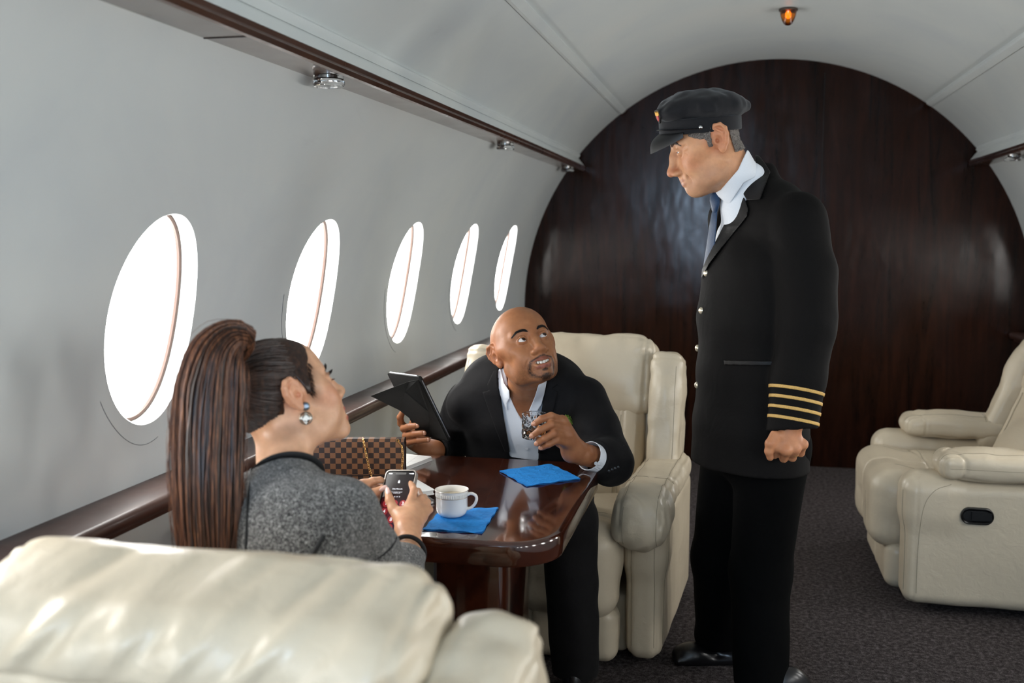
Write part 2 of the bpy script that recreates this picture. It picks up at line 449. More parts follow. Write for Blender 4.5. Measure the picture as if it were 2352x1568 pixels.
def mat_wood(name, dark, light, scale=(1, 1, 1), rough=.16, coat=.6, bumpy=.06, rot=(0, 0, 0), spec=.5):
    n = NT(name); v = n.coord('Object', scale, rot)
    a = n.noise(v, 3.0, 8, .6, 1.6); b = n.noise(n.coord('Object', tuple(q*6 for q in scale), rot), 9, 5, .6)
    f = n.n('Math', i0=a, i1=n.n('Math', i0=b, i1=.45, _operation='MULTIPLY'), _operation='ADD')
    c = n.ramp(f, [(.52, dark), (.72, tuple((p+q)/2 for p, q in zip(dark, light))), (.92, light)])
    r = n.ramp(n.noise(n.coord('Object'), 5, 5, .6), [(.35, g3(rough*.8)), (.75, g3(rough*1.5))])
    n.P(Base__Color=c, Roughness=r, Coat__Weight=coat, Coat__Roughness=.06, Specular__IOR__Level=spec)
    n.bump(n.noise(n.coord('Object', (1, 1, .4)), 3.5, 3), bumpy, .02); return n.m
def mat_carpet():
    n = NT('carpet'); v = n.coord('Object'); a = n.noise(v, 260, 3, .8); b = n.noise(v, 60, 4, .7); d = n.noise(v, 3, 3)
    f = n.n('Math', i0=n.n('Math', i0=a, i1=b, _operation='ADD'), i1=.5, _operation='MULTIPLY')
    c = n.ramp(f, [(.38, lin('171415')), (.50, lin('433d3c')), (.62, lin('70696a'))])
    n.P(Base__Color=c, Roughness=.95, Specular__IOR__Level=.1); n.bump(f, 1.0, .01); return n.m
def mat_leather(name='cream_leather', base='cdbfa7', rough=.36):
    n = NT(name); v = n.coord('Object'); a = n.noise(v, 2.5, 4)
    c = n.ramp(a, [(.3, tuple(x*.90 for x in lin(base))), (.7, lin(base))])
    vo = n.n('TexVoronoi', Vector=v, Scale=330, _feature='DISTANCE_TO_EDGE'); w = n.noise(v, 26, 4, .55, .6)
    f = n.n('Math', i0=n.n('Math', i0=vo, i1=.10, _operation='MULTIPLY'), i1=w, _operation='ADD')
    n.P(Base__Color=c, Roughness=n.ramp(n.noise(v, 9, 3), [(.3, g3(rough*.85)), (.7, g3(rough*1.2))]), Specular__IOR__Level=.45)
    n.bump(f, .35, .006); return n.m
def mat_cloth(name, col, rough=.8, scale=900, var=.25, sheen=.1, fold=.0, stripe=None, spec=.25):
    n = NT(name); v = n.coord('Object'); a = n.noise(v, scale, 2, .6); c0 = np.array(col)
    if stripe: a = n.n('TexWave', Vector=n.coord('Object', (1, 1, 0)), Scale=stripe, Distortion=.2)
    c = n.ramp(a, [(.3, tuple(c0*(1-var))), (.7, tuple(c0*(1+var)))])
    n.P(Base__Color=c, Roughness=rough, Specular__IOR__Level=spec, Sheen__Weight=sheen, Sheen__Roughness=.5)
    f = n.n('Math', i0=n.n('Math', i0=a, i1=.08, _operation='MULTIPLY'), i1=n.noise(v, 9, 3, .5, .8), _operation='ADD')
    n.bump(f, .35+fold, .012); return n.m
def mat_tweed():
    n = NT('grey_tweed'); v = n.coord('Object', (1, 1, .8)); a = n.noise(v, 520, 2, .7); b = n.noise(v, 170, 5, .75, 1.5)
    f = n.n('Math', i0=a, i1=b, _operation='ADD')
    c = n.ramp(f, [(.80, lin('141516')), (.98, lin('4c4b4a')), (1.22, lin('b9b8b4'))]); 
    f2 = n.n('Math', i0=f, i1=.5, _operation='MULTIPLY'); n.t.links.new(f2.outputs[0], c.inputs[0])
    e = c.color_ramp.elements; e[0].position = .41; e[1].position = .50; e[2].position = .61
    n.P(Base__Color=c, Roughness=.95, Specular__IOR__Level=.1, Sheen__Weight=.25); n.bump(f, .7, .004); return n.m
def mat_skin(name, rough=.45, sss=.12, tone=(1, .35, .2), spec=.4, pore=500, amt=.12):
    n = NT(name); at_ = n.n('Attribute', _attribute_name='tint'); v = n.coord('Object')
    k = n.ramp(n.noise(v, 60, 4, .6), [(.3, g3(.90)), (.7, g3(1.06))])
    mx = n.n('MixRGB', _blend_type='MULTIPLY', Fac=1.0, Color1=at_.outputs['Color'], Color2=k)
    n.P(Base__Color=mx, Roughness=n.ramp(n.noise(v, 40, 3), [(.3, g3(rough*.8)), (.7, g3(rough*1.2))]), Specular__IOR__Level=spec,
        Subsurface__Weight=sss, Subsurface__Radius=tone, Subsurface__Scale=.012)
    n.bump(n.n('Math', i0=n.noise(v, pore, 2), i1=n.noise(v, 90, 4, .6), _operation='ADD'), amt, .0015); return n.m
def mat_hair(name, stops, rough=.42, scale=(60, 60, 3)):
    n = NT(name); v = n.coord('Object', scale); a = n.noise(v, 3, 4, .6)
    n.P(Base__Color=n.ramp(a, stops), Roughness=rough, Specular__IOR__Level=.4, Anisotropic=.5); n.bump(a, .3, .002); return n.m
PAINT = mat_paint()
WOOD_WALL = mat_wood('mahogany_bulkhead', lin('110805'), lin('2b150c'), (5, 1, .45), .17, 0, .30, spec=.16)
WOOD_TABLE = mat_wood('mahogany_table', lin('1a0a06'), lin('4a2213'), (1, .35, 1), .12, .8, .015)
WOOD_TRIM = mat_wood('mahogany_trim', lin('22110b'), lin('50301f'), (1, .12, 1), .30, .25, .03)
WOOD_LEDGE = mat_wood('mahogany_ledge', lin('2b1913'), lin('4a3128'), (1, .12, 1), .38, .10, .03)
WOOD_SOFFIT = mat_wood('mahogany_soffit', lin('3a2a22'), lin('6b5547'), (1, .12, 1), .20, .6, .03)
CARPET = mat_carpet(); LEATHER = mat_leather(); LEATHER_SEAM = simple('leather_seam', '8f8674', .6)
BLACK_PLASTIC = simple('black_plastic', '0b0b0c', .35)
SUIT = mat_cloth('black_suit_cloth', lin('0d0b0a'), .8, 700, .3, 0, spec=.13)
SUIT2 = mat_cloth('charcoal_suit_cloth', lin('121112'), .75, 600, .3, .02, spec=.15)
TROUSER = mat_cloth('black_trouser_cloth', lin('080808'), .9, 700, .3, 0, spec=.06)
SHIRT = mat_cloth('white_shirt_cloth', lin('dfe3e8'), .7, 900, .03, .05)
LAPEL = mat_cloth('lapel_cloth', lin('0f0d0c'), .5, 600, .3, 0, spec=.25)
SATIN = simple('black_satin', '141316', .32)
TIE = mat_cloth('navy_tie_cloth', lin('1f3856'), .45, 300, .12, .2)
GOLD_BRAID = mat_cloth('gold_braid', lin('c9a15c'), .45, 900, .35, 0)
BRASS = simple('brass_button', 'e8dcc2', .30, .7)
GOLD = simple('gold_chain', 'e0b070', .22, 1)
TWEED = mat_tweed(); PIPING = simple('black_piping', '0a0a0b', .7)
TINTED = None
CHROME = simple('chrome', 'c8c8c8', .15, 1)
def mat_glass(name, col=(1, 1, 1), rough=.02, ior=1.45, tr=1.0):
    n = NT(name); n.P(Base__Color=col, Roughness=rough, IOR=ior, Transmission__Weight=tr, Specular__IOR__Level=.6); return n.m
GLASS = mat_glass('clear_glass', (.97, .97, .97), .03); AMBER_GLASS = mat_glass('amber_glass', lin('ff8a14'), .12)
WHISKY = mat_glass('amber_drink', lin('b56a22'), 0, 1.33); ACRYLIC = mat_glass('clear_acrylic', (.95, .95, .95), .04, 1.4)
def mat_emit(name, col, st):
    n = NT(name); n.P(Base__Color=col, Emission__Color=col, Emission__Strength=st, Roughness=.6); return n.m
PANE = mat_emit('backlit_frosted_pane', (1.0, .985, .96), WINDOW_LIGHT)
# ---------------------------------------------------------------- the fuselage shell
R0, ZC, YB, YA = 1.48, .937, 6.27, -2.40        # radius, axis height, forward bulkhead, rear wall
WY = [2.058+.884*i for i in range(-4, 5)]; WZ, WH, WW = 1.207, .239, .176
def cyl(a, y, r=R0): return (r*math.cos(math.radians(a)), y, ZC+r*math.sin(math.radians(a)))
def strip(mb, a0, a1, y0, y1, na, ny, r=R0):
    mb.quad_grid([[cyl(a, y, r) for y in np.linspace(y0, y1, ny+1)] for a in np.linspace(a0, a1, na+1)])
def wall_side(name, sx):
    mb = MB(); A = lambda a: a if sx < 0 else 180-a
    alo, ahi = 156.0, 184.0
    strip(mb, A(140.6), A(alo), YA, YB, 6, 40); strip(mb, A(ahi), A(184.5), YA, YB, 1, 40); xw = sx*1.4754; mb.quad_grid([[(xw, y, z) for y in np.linspace(YA, YB, 41)] for z in (cyl(184.5, 0)[2], .5, .2, 0)])
    y0, y1 = WY[0]-.442, WY[-1]+.442
    strip(mb, A(alo), A(ahi), YA, y0, 12, 3); strip(mb, A(alo), A(ahi), y1, YB, 12, 3)
    s0, s1 = math.radians(alo)*R0, math.radians(ahi)*R0; e = 2/2.05
    for yc in WY:
        nn = 96; rings = []
        hole = []; rect = []
        for t in np.linspace(0, 2*np.pi, nn, endpoint=False):
            c, s = math.cos(t), math.sin(t)
            y = yc+WW*math.copysign(abs(c)**e, c); z = WZ+WH*math.copysign(abs(s)**e, s)
            ang = math.pi-math.asin((z-ZC)/R0); hole.append((ang*R0, y))
        sc = (math.pi-math.asin((WZ-ZC)/R0))*R0
        for sq, y in hole:
            dx, dy = sq-sc, y-yc; k = 1e9
            if abs(dx) > 1e-9: k = min(k, ((s1-sc) if dx > 0 else (s0-sc))/dx)
            if abs(dy) > 1e-9: k = min(k, .442/abs(dy))
            rect.append((sc+dx*k, yc+dy*k))
        # snap the nearest samples onto the corners
        for cx in (s0, s1):
            for cyy in (yc-.442, yc+.442):
                i = min(range(nn), key=lambda q: (rect[q][0]-cx)**2+(rect[q][1]-cyy)**2); rect[i] = (cx, cyy)
        G = []
        for w in (0, .05, .15, .35, .65, 1):
            G.append([cyl(math.degrees((a[0]*(1-w)+b[0]*w)/R0) if sx < 0 else 180-math.degrees((a[0]*(1-w)+b[0]*w)/R0), a[1]*(1-w)+b[1]*w) for a, b in zip(hole, rect)])
        mb.quad_grid(G, close_v=True)
    o = mb.build(name, PAINT, auto=60); return tag(o, kind='structure')
wall_side('wall_left', -1); wall_side('wall_right', 1)
def win_ring(yc, sx, r, sh=0.0, n=96):
    e = 2/2.05; P = []
    for t in np.linspace(0, 2*np.pi, n, endpoint=False):
        c, s = math.cos(t), math.sin(t); y = yc+(WW-sh)*math.copysign(abs(c)**e, c); z = WZ+(WH-sh)*math.copysign(abs(s)**e, s)
        a = math.asin((z-ZC)/R0); P.append((sx*r*math.cos(a), y, ZC+r*math.sin(a)))
    return P
GASKET = simple('brown_gasket', '4a352b', .6); REVEAL = simple('white_reveal', 'e8ebea', .35)
num = 0
for sx in (-1, 1):
    for yc in WY:
        num += 1
        fr = MB(); fr.quad_grid([win_ring(yc, sx, R0, 0), win_ring(yc, sx, R0+.004, .003), win_ring(yc, sx, R0+.030, .004), win_ring(yc, sx, R0+.062, .004)], close_v=True)
        w = fr.build('window_%d' % num, REVEAL); tag(w, kind='structure')
        g = MB(); g.tube(win_ring(yc, sx, R0+.046, .008), .0062, 6, close=True); g.build('gasket', GASKET, w)
        p = MB(); p.quad_grid([win_ring(yc, sx, R0+.056, s) for s in (.003, .06, .12, .1759)], close_v=True); p.build('pane', PANE, w)
mb = MB(); strip(mb, 140.6, 39.4, YA, YB, 40, 40); tag(mb.build('ceiling', PAINT, auto=60), kind='structure')
# mouldings, shelf and ledge, left then right
def bead(name, a, sx, wd=.042, th=.012, y0=YA, y1=YB-.05, mat=PAINT):
    aa = a if sx < 0 else 180-a; mb = MB(); da = math.degrees(wd/R0)/2
    prof = [(aa-da, R0+.002), (aa-da, R0-th*.8), (aa-da*.7, R0-th), (aa+da*.1, R0-th*1.05), (aa+da*.5, R0-th*1.1), (aa+da*.8, R0-th*.6), (aa+da, R0-th*.5), (aa+da, R0+.002)]
    G = [[cyl(p, y+(.003*math.sin(y*3.1) if 0 else 0), r) for p, r in prof] for y in np.linspace(y0, y1, 60)]
    mb.quad_grid(G, close_v=True); n = len(prof)
    mb.poly(G[0]); mb.poly(G[-1]); return tag(mb.build(name, mat), kind='structure')
def extr(name, prof, mat, y0=YA, y1=YB-.02, wav=0, parent=None):
    mb = MB(); G = [[(x+wav*math.sin(y*2.3+1)*.6, y, z+wav*math.sin(y*1.7)) for x, z in prof] for y in np.linspace(y0, y1, 50)]
    mb.quad_grid(G, close_v=True); mb.poly(G[0]); mb.poly(G[-1]); o = mb.build(name, mat, parent)
    return o if parent else tag(o, kind='structure')
k = 0
for sx in (-1, 1):
    bead('trim_%d' % (k+1), 126.0, sx); bead('trim_%d' % (k+2), 140.6, sx, .030, .018)
    extr('trim_%d' % (k+3), [(sx*1.26, 1.788), (sx*1.106, 1.788), (sx*1.106, 1.800), (sx*1.26, 1.800)], WOOD_SOFFIT)
    extr('trim_%d' % (k+4), [(sx*1.108, 1.783), (sx*1.099, 1.785), (sx*1.094, 1.795), (sx*1.099, 1.803), (sx*1.095, 1.812), (sx*1.108, 1.818)], WOOD_TRIM, wav=.0015)
    extr('trim_%d' % (k+5), [(sx*1.104, 1.8165), (sx*1.150, 1.876), (sx*1.19, 1.86), (sx*1.16, 1.80)], PAINT)
    extr('trim_%d' % (k+6), [(sx*1.49, .841), (sx*1.48, .841), (sx*1.3655, .841), (sx*1.3625, .8405), (sx*1.357, .838), (sx*1.3535, .833), (sx*1.3525, .826), (sx*1.355, .816), (sx*1.362, .808), (sx*1.375, .806), (sx*1.378, .803), (sx*1.378, .795), (sx*1.381, .7905), (sx*1.385, .790), (sx*1.49, .790)], WOOD_LEDGE, wav=.002)
    k += 6
# floor, bulkhead, rear wall with its open doorway
mb = MB(); mb.quad_grid([[(x, y, 0) for y in np.linspace(YA-.02, YB+.03, 20)] for x in np.linspace(-1.4754, 1.4754, 10)]); tag(mb.build('floor', CARPET), kind='structure')
def disc(y, r, flip=False):
    P = [(r*math.cos(math.radians(a)), y, ZC+r*math.sin(math.radians(a))) for a in np.linspace(184.5, -4.5, 110)]; return [(P[0][0], y, 0)]+P+[(P[-1][0], y, 0)]
mb = MB(); P = disc(YB+.005, R0+.01); mb.poly(P); mb.poly([(x, y+.03, z) for x, y, z in P]); b = len(mb.v)
tag(mb.build('wall_front', WOOD_WALL, smooth=False), kind='structure')
mb = MB(); mb.box((.30, YB+.001, 1.9), (.0012, .003, .43)); tag(mb.build('trim_13', simple('panel_joint', '080403', .6)), kind='structure')
# rear wall: solid around the doorway (x -.85..-.10, z 0..2.0)
mb = MB()
DX0, DX1, DZ = -.85, -.15, 2.05
full = [(p[0], YA, p[2]) for p in disc(YA, R0+.01)]
lp = [p for p in full if p[0] <= DX0]; rp = [p for p in full if p[0] >= DX1]; tp = [p for p in full if DX0 < p[0] < DX1]
zl = ZC+math.sqrt(R0**2-DX0**2); zr = ZC+math.sqrt(R0**2-DX1**2)
mb.poly(lp+[(DX0, YA, zl), (DX0, YA, 0)]); mb.poly([(DX1, YA, 0), (DX1, YA, zr)]+rp)
mb.poly([(DX0, YA, DZ), (DX0, YA, zl)]+tp+[(DX1, YA, zr), (DX1, YA, DZ)])
tag(mb.build('wall_back', PAINT, smooth=False), kind='structure')
# hairline cracks in the paint round the windows, and the joint between two soffit boards
CRACK = simple('paint_crack', '5d6268', .8)
for j, (yc, t0, t1, g_) in enumerate(((WY[4], 214, 282, .046), (WY[5], 176, 204, .034), (WY[6], 182, 262, .036), (WY[7], 182, 262, .034))):
    P = []
    for t in np.linspace(t0, t1, 40):
        t = math.radians(t); y = yc+(WW+g_)*math.cos(t)-.006*math.sin(3*t); z = WZ+(WH+g_*.9)*math.sin(t)+.004*math.sin(5*t); a = math.asin((z-ZC)/R0); P.append((-(R0-.0004)*math.cos(a), y, ZC+(R0-.0004)*math.sin(a)))
    m = MB(); m.tube(P, [.0003]+[.0007]*38+[.0003], 5); tag(m.build('trim_%d' % (14+j), CRACK), kind='structure')
m = MB(); m.box((-1.165, 1.885, 1.7875), (.058, .0018, .0010)); tag(m.build('trim_18', simple('board_joint', '150c08', .7)), kind='structure')
# round clear spotlights under the shelves, amber dome on the ceiling
def spotlight(x, y, lab):
    t = empty('spotlight', (x, y, 1.788), 0, lab, 'lamp', 'clear round lamps under the wooden shelves')
    m = MB(); m.lathe([(0, 0), (.036, 0), (.037, -.003), (.037, -.009), (.035, -.011), (0, -.011)]); m.build('mounting_disc', ACRYLIC, t)
    m = MB(); m.lathe([(0, -.0115), (.037, -.0115), (.039, -.014), (.039, -.024), (.036, -.027), (0, -.027)]); m.build('lens', ACRYLIC, t)
    m = MB(); m.lathe([(0, -.001), (.016, -.001), (.016, -.011), (.0, -.011)], 20); m.build('socket', CHROME, t)
for y, lab in ((2.39, 'clear round plastic lamp under the left wooden shelf, the largest and nearest'), (4.33, 'clear round plastic lamp midway along the left wooden shelf'), (5.95, 'clear round plastic lamp at the far end of the left wooden shelf')):
    spotlight(-1.158, y, lab)
spotlight(1.158, 5.55, 'clear round plastic lamp under the wooden shelf on the right side')
t = empty('ceiling_beacon', (.03, 4.9, 2.4165), 0, 'small amber glass dome lamp in the middle of the curved ceiling', 'lamp')
m = MB(); m.lathe([(0, 0), (.041, 0), (.043, -.004), (.041, -.010), (.036, -.011), (0, -.011)]); m.build('base_ring', simple('dark_metal', '4a4038', .4, .6), t)
m = MB(); prof = [(.037, -.010), (.036, -.020), (.033, -.035), (.027, -.052), (.019, -.066), (.010, -.073), (0, -.075)]; m.lathe(prof, 40); m.build('amber_dome', AMBER_GLASS, t)
m = MB(); m.lathe([(.005, -.012), (.009, -.02), (.009, -.035), (.004, -.042), (0, -.043)], 16); m.build('bulb', mat_emit('warm_bulb', lin('ff9a3c'), 2.0), t)
# ---------------------------------------------------------------- cream leather recliners (local: front = -y, floor z = 0)
CH = .0045
def gauss(d, w): return np.exp(-(d/w)**2)
def part(name, f, lo, hi, parent, mat=LEATHER, h=CH, smooth=2):
    ax = grid(lo, hi, h); F = f(ax); V, Q = used(*snet(F, ax)); V = relax(V, Q, smooth)
    return mesh_np(name, V, Q, mat, parent, world=False)
THREAD = simple('leather_thread', '8f8570', .7)
def stitch(f, lines, parent, d, r=.0009, name='stitching', dash=True):
    """thread along lines (local points) laid on the surface of field f, coming from direction d"""
    d = nrm(d)
    for L in lines:
        m = MB(); P = spline(L, 10); out = []
        for p in P:
            t = np.linspace(.10, -.10, 120); Q = p+d*t[:, None]; D = f.pts(Q); i = int(np.argmax(D < 0))
            if D[i] < 0 and i > 0: w = D[i-1]/(D[i-1]-D[i]); out.append(Q[i-1]+(Q[i]-Q[i-1])*w+d*r*.2)
        if len(out) > 3: m.tube(out, r, 5); m.build(name, THREAD, parent)
def make_recliner(loc, rz, label, group, sx=1.0, handle=True, lean=14, pad=0.0, hy=0.0, back=0.0, ac=.361, ah=.058, pw_=.084):
    t = empty('recliner', loc, rz, label, 'armchair', group); t.scale = (sx, 1, 1)
    # seat with rolled front, centre seam
    f = Fld(); f.box((0, .24, .38), (.285, .27, .085), .07, .03); f.box((0, .01, .33), (.285, .075, .145), .065, .05)
    f.wr(lambda X, Y, Z: .006*gauss(X, .006)*(Y < .30)+.008*gauss(Y-.16-.02*np.cos(X*10), .010)*(Z > .40)-.010*gauss(np.abs(X)-.14, .10)
         + .0028*noise(X*9+3, Y*30, Z*30)*gauss(X, .16)+.003*noise(X*30, Y*9, Z*9)*gauss(Y-.14, .09))
    q = part('seat_cushion', f, (-.32, -.10, .15), (.32, .54, .50), t); stitch(f, [[(x, -.06, .22), (x, -.07, .30), (x, -.065, .38)] for x in (-.16, .16)], q, (0, -1, 0)); stitch(f, [[(x, .03, .47), (x, .10, .47), (x, .16, .47)] for x in (-.16, .16)]+[[(-.26, .175, .47), (0, .178, .47), (.26, .175, .47)]], q, (0, 0, 1))
    f = Fld(); f.box((0, .045, .115), (.283, .055, .095), .045, .02)
    f.wr(lambda X, Y, Z: .006*gauss(X, .006)+.002*noise(X*8, Y*20, Z*26)+.0025*noise(X*36, Y*9, Z*7)*gauss(X, .06))
    part('footrest', f, (-.32, -.04, .0), (.32, .13, .24), t)
    # side panels and arm pads
    for s in (-1, 1):
        f = Fld(); f.box((s*ac, .43, .265), (ah, .40, .235), .045, .01); f.box((s*ac, .12, .42), (ah, .10, .105), min(.07, ah*.98), .05)
        f.wr(lambda X, Y, Z, s=s: .003*gauss(Y-.065, .005)*(np.abs(X) > ac+.02)+.003*gauss(np.abs(X)-ac-ah*.68, .005)*(Y < .08)+.003*gauss(np.abs(X)-ac+ah*.7, .005)*(Y < .08)-.006*gauss(Y-.4, .3)*gauss(Z-.27, .2)
             + .0018*noise(X*10, Y*9, Z*9))
        p = part('side_panel', f, (s*.375-.11, 0, .01), (s*.375+.11, .87, .56), t)
        so = s*1.0; stitch(f, [[(s*(ac-ah*.62), .0, z) for z in (.08, .2, .35, .46)], [(s*(ac+ah*.62), .0, z) for z in (.08, .2, .35, .46)]], p, (0, -1, 0)); stitch(f, [[(s*(ac+ah), .075, .08), (s*(ac+ah), .075, .25), (s*(ac+ah), .085, .40), (s*(ac+ah), .12, .47), (s*(ac+ah), .18, .495)]], p, (s, 0, 0))
        if s == (1 if handle == 1 else -1) and handle:
            m = MB(); pr = rrect(.287, .393, .358, .412, .0268, 8)
            G = [[(s*(ac+ah+.0075+d), y+hy+(.34-y)*q, z+(.385-z)*q2) for y, z in pr] for d, q, q2 in ((-.004, -.06, -.16), (.006, -.05, -.12), (.008, 0, 0), (.004, .05, .15), (-.001, .10, .3))]
            m.quad_grid(G, close_v=True); m.poly(G[-1]); hb = m.build('recline_handle', BLACK_PLASTIC, p)
            m = MB(); m.box((s*(ac+ah+.0105), .355+hy, .385), (.004, .034, .015)); m.build('lever', BLACK_PLASTIC, hb)
        f = Fld()
        if pad:
            f.box((s*ac, .33+pad, .556), (pw_, .30, .046), .038, .01); f.ell((s*ac, .20+pad, .560), (pw_*.8, .18, .056), .03)
        else:
            f.box((s*ac, .33, .555), (pw_, .30, .050), .048, .01); f.box((s*(ac-.004), .02, .525), (pw_+.006, .085, .075), .068, .05); f.ell((s*(ac-.008), -.015, .475), (pw_, .055, .060), .05)
        f.wr(lambda X, Y, Z, s=s: .005*gauss(np.abs(X-s*ac)-pw_*.77, .005)*(Z > .5)+.006*gauss(Y-.17-.06*np.abs(X-s*ac)/.1, .006)
             + .0065*noise(X*14, Y*48+X*30, Z*14)*gauss(Y+.02, .15)+.0035*noise(X*38, Y*12, Z*20)*gauss(np.abs(X-s*ac)-pw_*.8, .03)-.006*gauss(Y-.40, .16)*gauss(X-s*ac, .08)
             + .003*noise(X*20, Y*24, Z*20))
        q = part('arm_pad', f, (s*.37-.14, -.12, .38), (s*.37+.14, .67+pad, .64), t)
        stitch(f, [[(s*ac+u*pw_*.62, y, .62) for y in ((pad+.03) if pad else -.07, .1+pad, .25+pad, .45+pad, .6+pad)] for u in (-1, 1)]+[[(s*ac+u*pw_, y_, .62) for u in (-.9, -.4, .1, .5, .9)] for y_ in ((.36+pad, .375+pad) if pad else (.17,))], q, (0, 0, 1))
        if not pad: stitch(f, [[(s*ac+u*pw_*.62, -.12, z) for z in (.44, .50, .56)] for u in (-1, 1)], q, (0, -1, 0))
        else: stitch(f, [[(s*(ac+pw_), y, .556) for y in (pad+.06, .2+pad, .4+pad, .6+pad)]], q, (s, 0, 0))
    # backrest: lower panel, head pillow, wings, rear shell; leans back
    R = np.array(Matrix.Rotation(math.radians(-lean), 3, 'X')); 
    B = T((0, .50+back, .42)); B.R = R                      # local frame of the leaning back
    f = Fld(B); f.box((0, .02, .16), (.275, .085, .25), .06, .02); f.ell((0, -.055, .06), (.17, .055, .15), .05)
    def wl(X, Y, Z):
        x = X; z = (Y-.50-back)*R[1, 2]+(Z-.42)*R[2, 2]
        return .005*gauss(np.abs(x)-.19, .005)+.005*gauss(np.abs(x)-.205, .004)+.002*noise(X*9, Y*9, Z*24)+.003*noise(X*30, Y*8, Z*8)*gauss(z-.36, .06)
    f.wr(wl); q = part('back_cushion', f, (-.33, .30, .28), (.33, .95+back, .92), t); bl_ = lambda x, y, z: tuple(B.p((x, y, z))); stitch(f, [[bl_(x, -.06, z) for z in (.02, .12, .22, .32)] for x in (-.195, -.18, .18, .195)], q, tuple(-B.R[:, 1]))
    f = Fld(B); f.box((0, .035, .465), (.300, .112, .155), .066, .01); f.ell((0, -.02, .46), (.25, .085, .10), .06)
    def wh(X, Y, Z):
        y = (Y-.50-back)*R[1, 1]+(Z-.42)*R[2, 1]; z = (Y-.50-back)*R[1, 2]+(Z-.42)*R[2, 2]
        w = .0075*gauss(y-.115, .005)*0+.006*gauss(z-.545, .005)*(y > .09)+.006*gauss(np.abs(X)-.272, .006)
        w = w+.0085*noise(X*15+Z*18, y*6, z*4+3)*gauss(z-.59, .060)*(y > -.04)+.0085*noise(X*36+Z*34, y*7, z*5+8)*gauss(z-.585, .036)*(y > -.02)+.006*noise(X*30, y*8, z*9)*gauss(z-.60, .04)+.005*noise(X*16, z*44, y*16)*gauss(np.abs(X)-.285, .04)+.004*noise(X*24, z*8, y*9)*gauss(z-.32, .04)+.0030*noise(X*5, y*6, z*7+9)
        return w
    f.wr(wh); q = part('head_pillow', f, (-.35, .38, .66), (.35, 1.1+back, 1.12), t); stitch(f, [[bl_(x, .20, .545) for x in (-.28, -.14, 0, .14, .28)]], q, tuple(B.R[:, 1]), .0012); stitch(f, [[bl_(s_*.272, -.10, z) for z in (.36, .42, .50, .57)] for s_ in (-1, 1)], q, tuple(-B.R[:, 1]))
    for s in (-1, 1):
        f = Fld(B); f.box((s*.354, .005, .285), (.056, .112, .272), .036, .01); f.ell((s*.354, -.02, .40), (.050, .105, .14), .04)
        def ww(X, Y, Z, s=s):
            y = (Y-.50-back)*R[1, 1]+(Z-.42)*R[2, 1]; z = (Y-.50-back)*R[1, 2]+(Z-.42)*R[2, 2]
            return .005*gauss(z-.53, .006)+.007*noise(X*34, y*30, z*10)*gauss(z-.55, .05)+.0035*noise(X*10, y*12, z*26)+.004*gauss(y, .005)*(z < .5)
        f.wr(ww); q = part('wing', f, (s*.365-.10, .30, .38), (s*.365+.10, 1.05+back, 1.08), t); stitch(f, [[bl_(s*.392, -.12, z) for z in (.06, .2, .35, .5)]], q, tuple(-B.R[:, 1]))
    f = Fld(B); f.box((0, .09, .16), (.36, .07, .36), .05, .01); f.wr(lambda X, Y, Z: .002*noise(X*9, Y*9, Z*9))
    part('back_shell', f, (-.40, .40, .12), (.40, 1.0+back, .96), t, smooth=1)
    f = Fld(); f.box((0, .45, .12), (.30, .34, .10), .02); part('base', f, (-.32, .08, .0), (.32, .82, .24), t, h=.01)
    return t
def copy_tree(o, parent=None):
    c = o.copy(); COL.objects.link(c); c.parent = parent
    for ch in list(o.children): copy_tree(ch, c)
    return c
chair_m = make_recliner((-.800, 3.145, 0), math.radians(-4), 'cream leather recliner under the man in the dark blazer, behind the table', 'cream leather recliners', handle=False)
chair_w = copy_tree(chair_m); chair_w['label'] = 'cream leather recliner nearest the camera, seen from behind under the woman'
chair_w.location = (-.785, 1.73, 0); chair_w.rotation_euler = (0, 0, math.pi); chair_w.scale = (1, 1, .985)
for c in chair_w.children:
    if c.name.startswith('wing'): c.location = (0, .060, -.004)
chair_r = make_recliner((.43, 4.36, 0), -math.pi/2, 'empty cream leather recliner on the right side, facing the pilot', 'cream leather recliners', lean=22, pad=.11, hy=-.07, back=.02, ac=.385, ah=.075, pw_=.094)
chair_r.scale = (1.06, 1, 1)
# ---------------------------------------------------------------- the table fixed to the left wall
TZ = .720
tb = empty('table', (-.95, 2.55, 0), 0, 'glossy dark mahogany table with rounded corners between the two seated people', 'table')
m = MB(); P = rrect(-.44, .405, -.42, .42, .13, 14, (1, 0, 0, 1))
def bull(P, z0, z1, prof):
    G = []
    Pn = np.array(P); d = np.roll(Pn, -1, 0)-np.roll(Pn, 1, 0); nn = np.stack([d[:, 1], -d[:, 0]], 1); nn /= np.linalg.norm(nn, axis=1)[:, None]
    for off, z in prof: G.append([(p[0]+q[0]*off, p[1]+q[1]*off, z) for p, q in zip(Pn, nn)])
    return G
G = bull(P, 0, 0, [(-.012, TZ-.058), (-.003, TZ-.056), (0, TZ-.050), (0, TZ-.012), (-.0015, TZ-.006), (-.005, TZ-.0018), (-.010, TZ-.0003), (-.016, TZ)])
m.quad_grid(G, close_v=True); m.poly(G[-1]); m.poly(G[0]); m.build('tabletop', WOOD_TABLE, tb)
m = MB(); m.prism(rrect(.05, .23, -.17, .17, .012, 3), .03, TZ-.057, .002); m.build('pedestal', WOOD_TABLE, tb)
m = MB(); m.prism(rrect(-.1, .12, -.24, .24, .02, 4), 0, .035, .004); m.build('foot', WOOD_TABLE, tb)
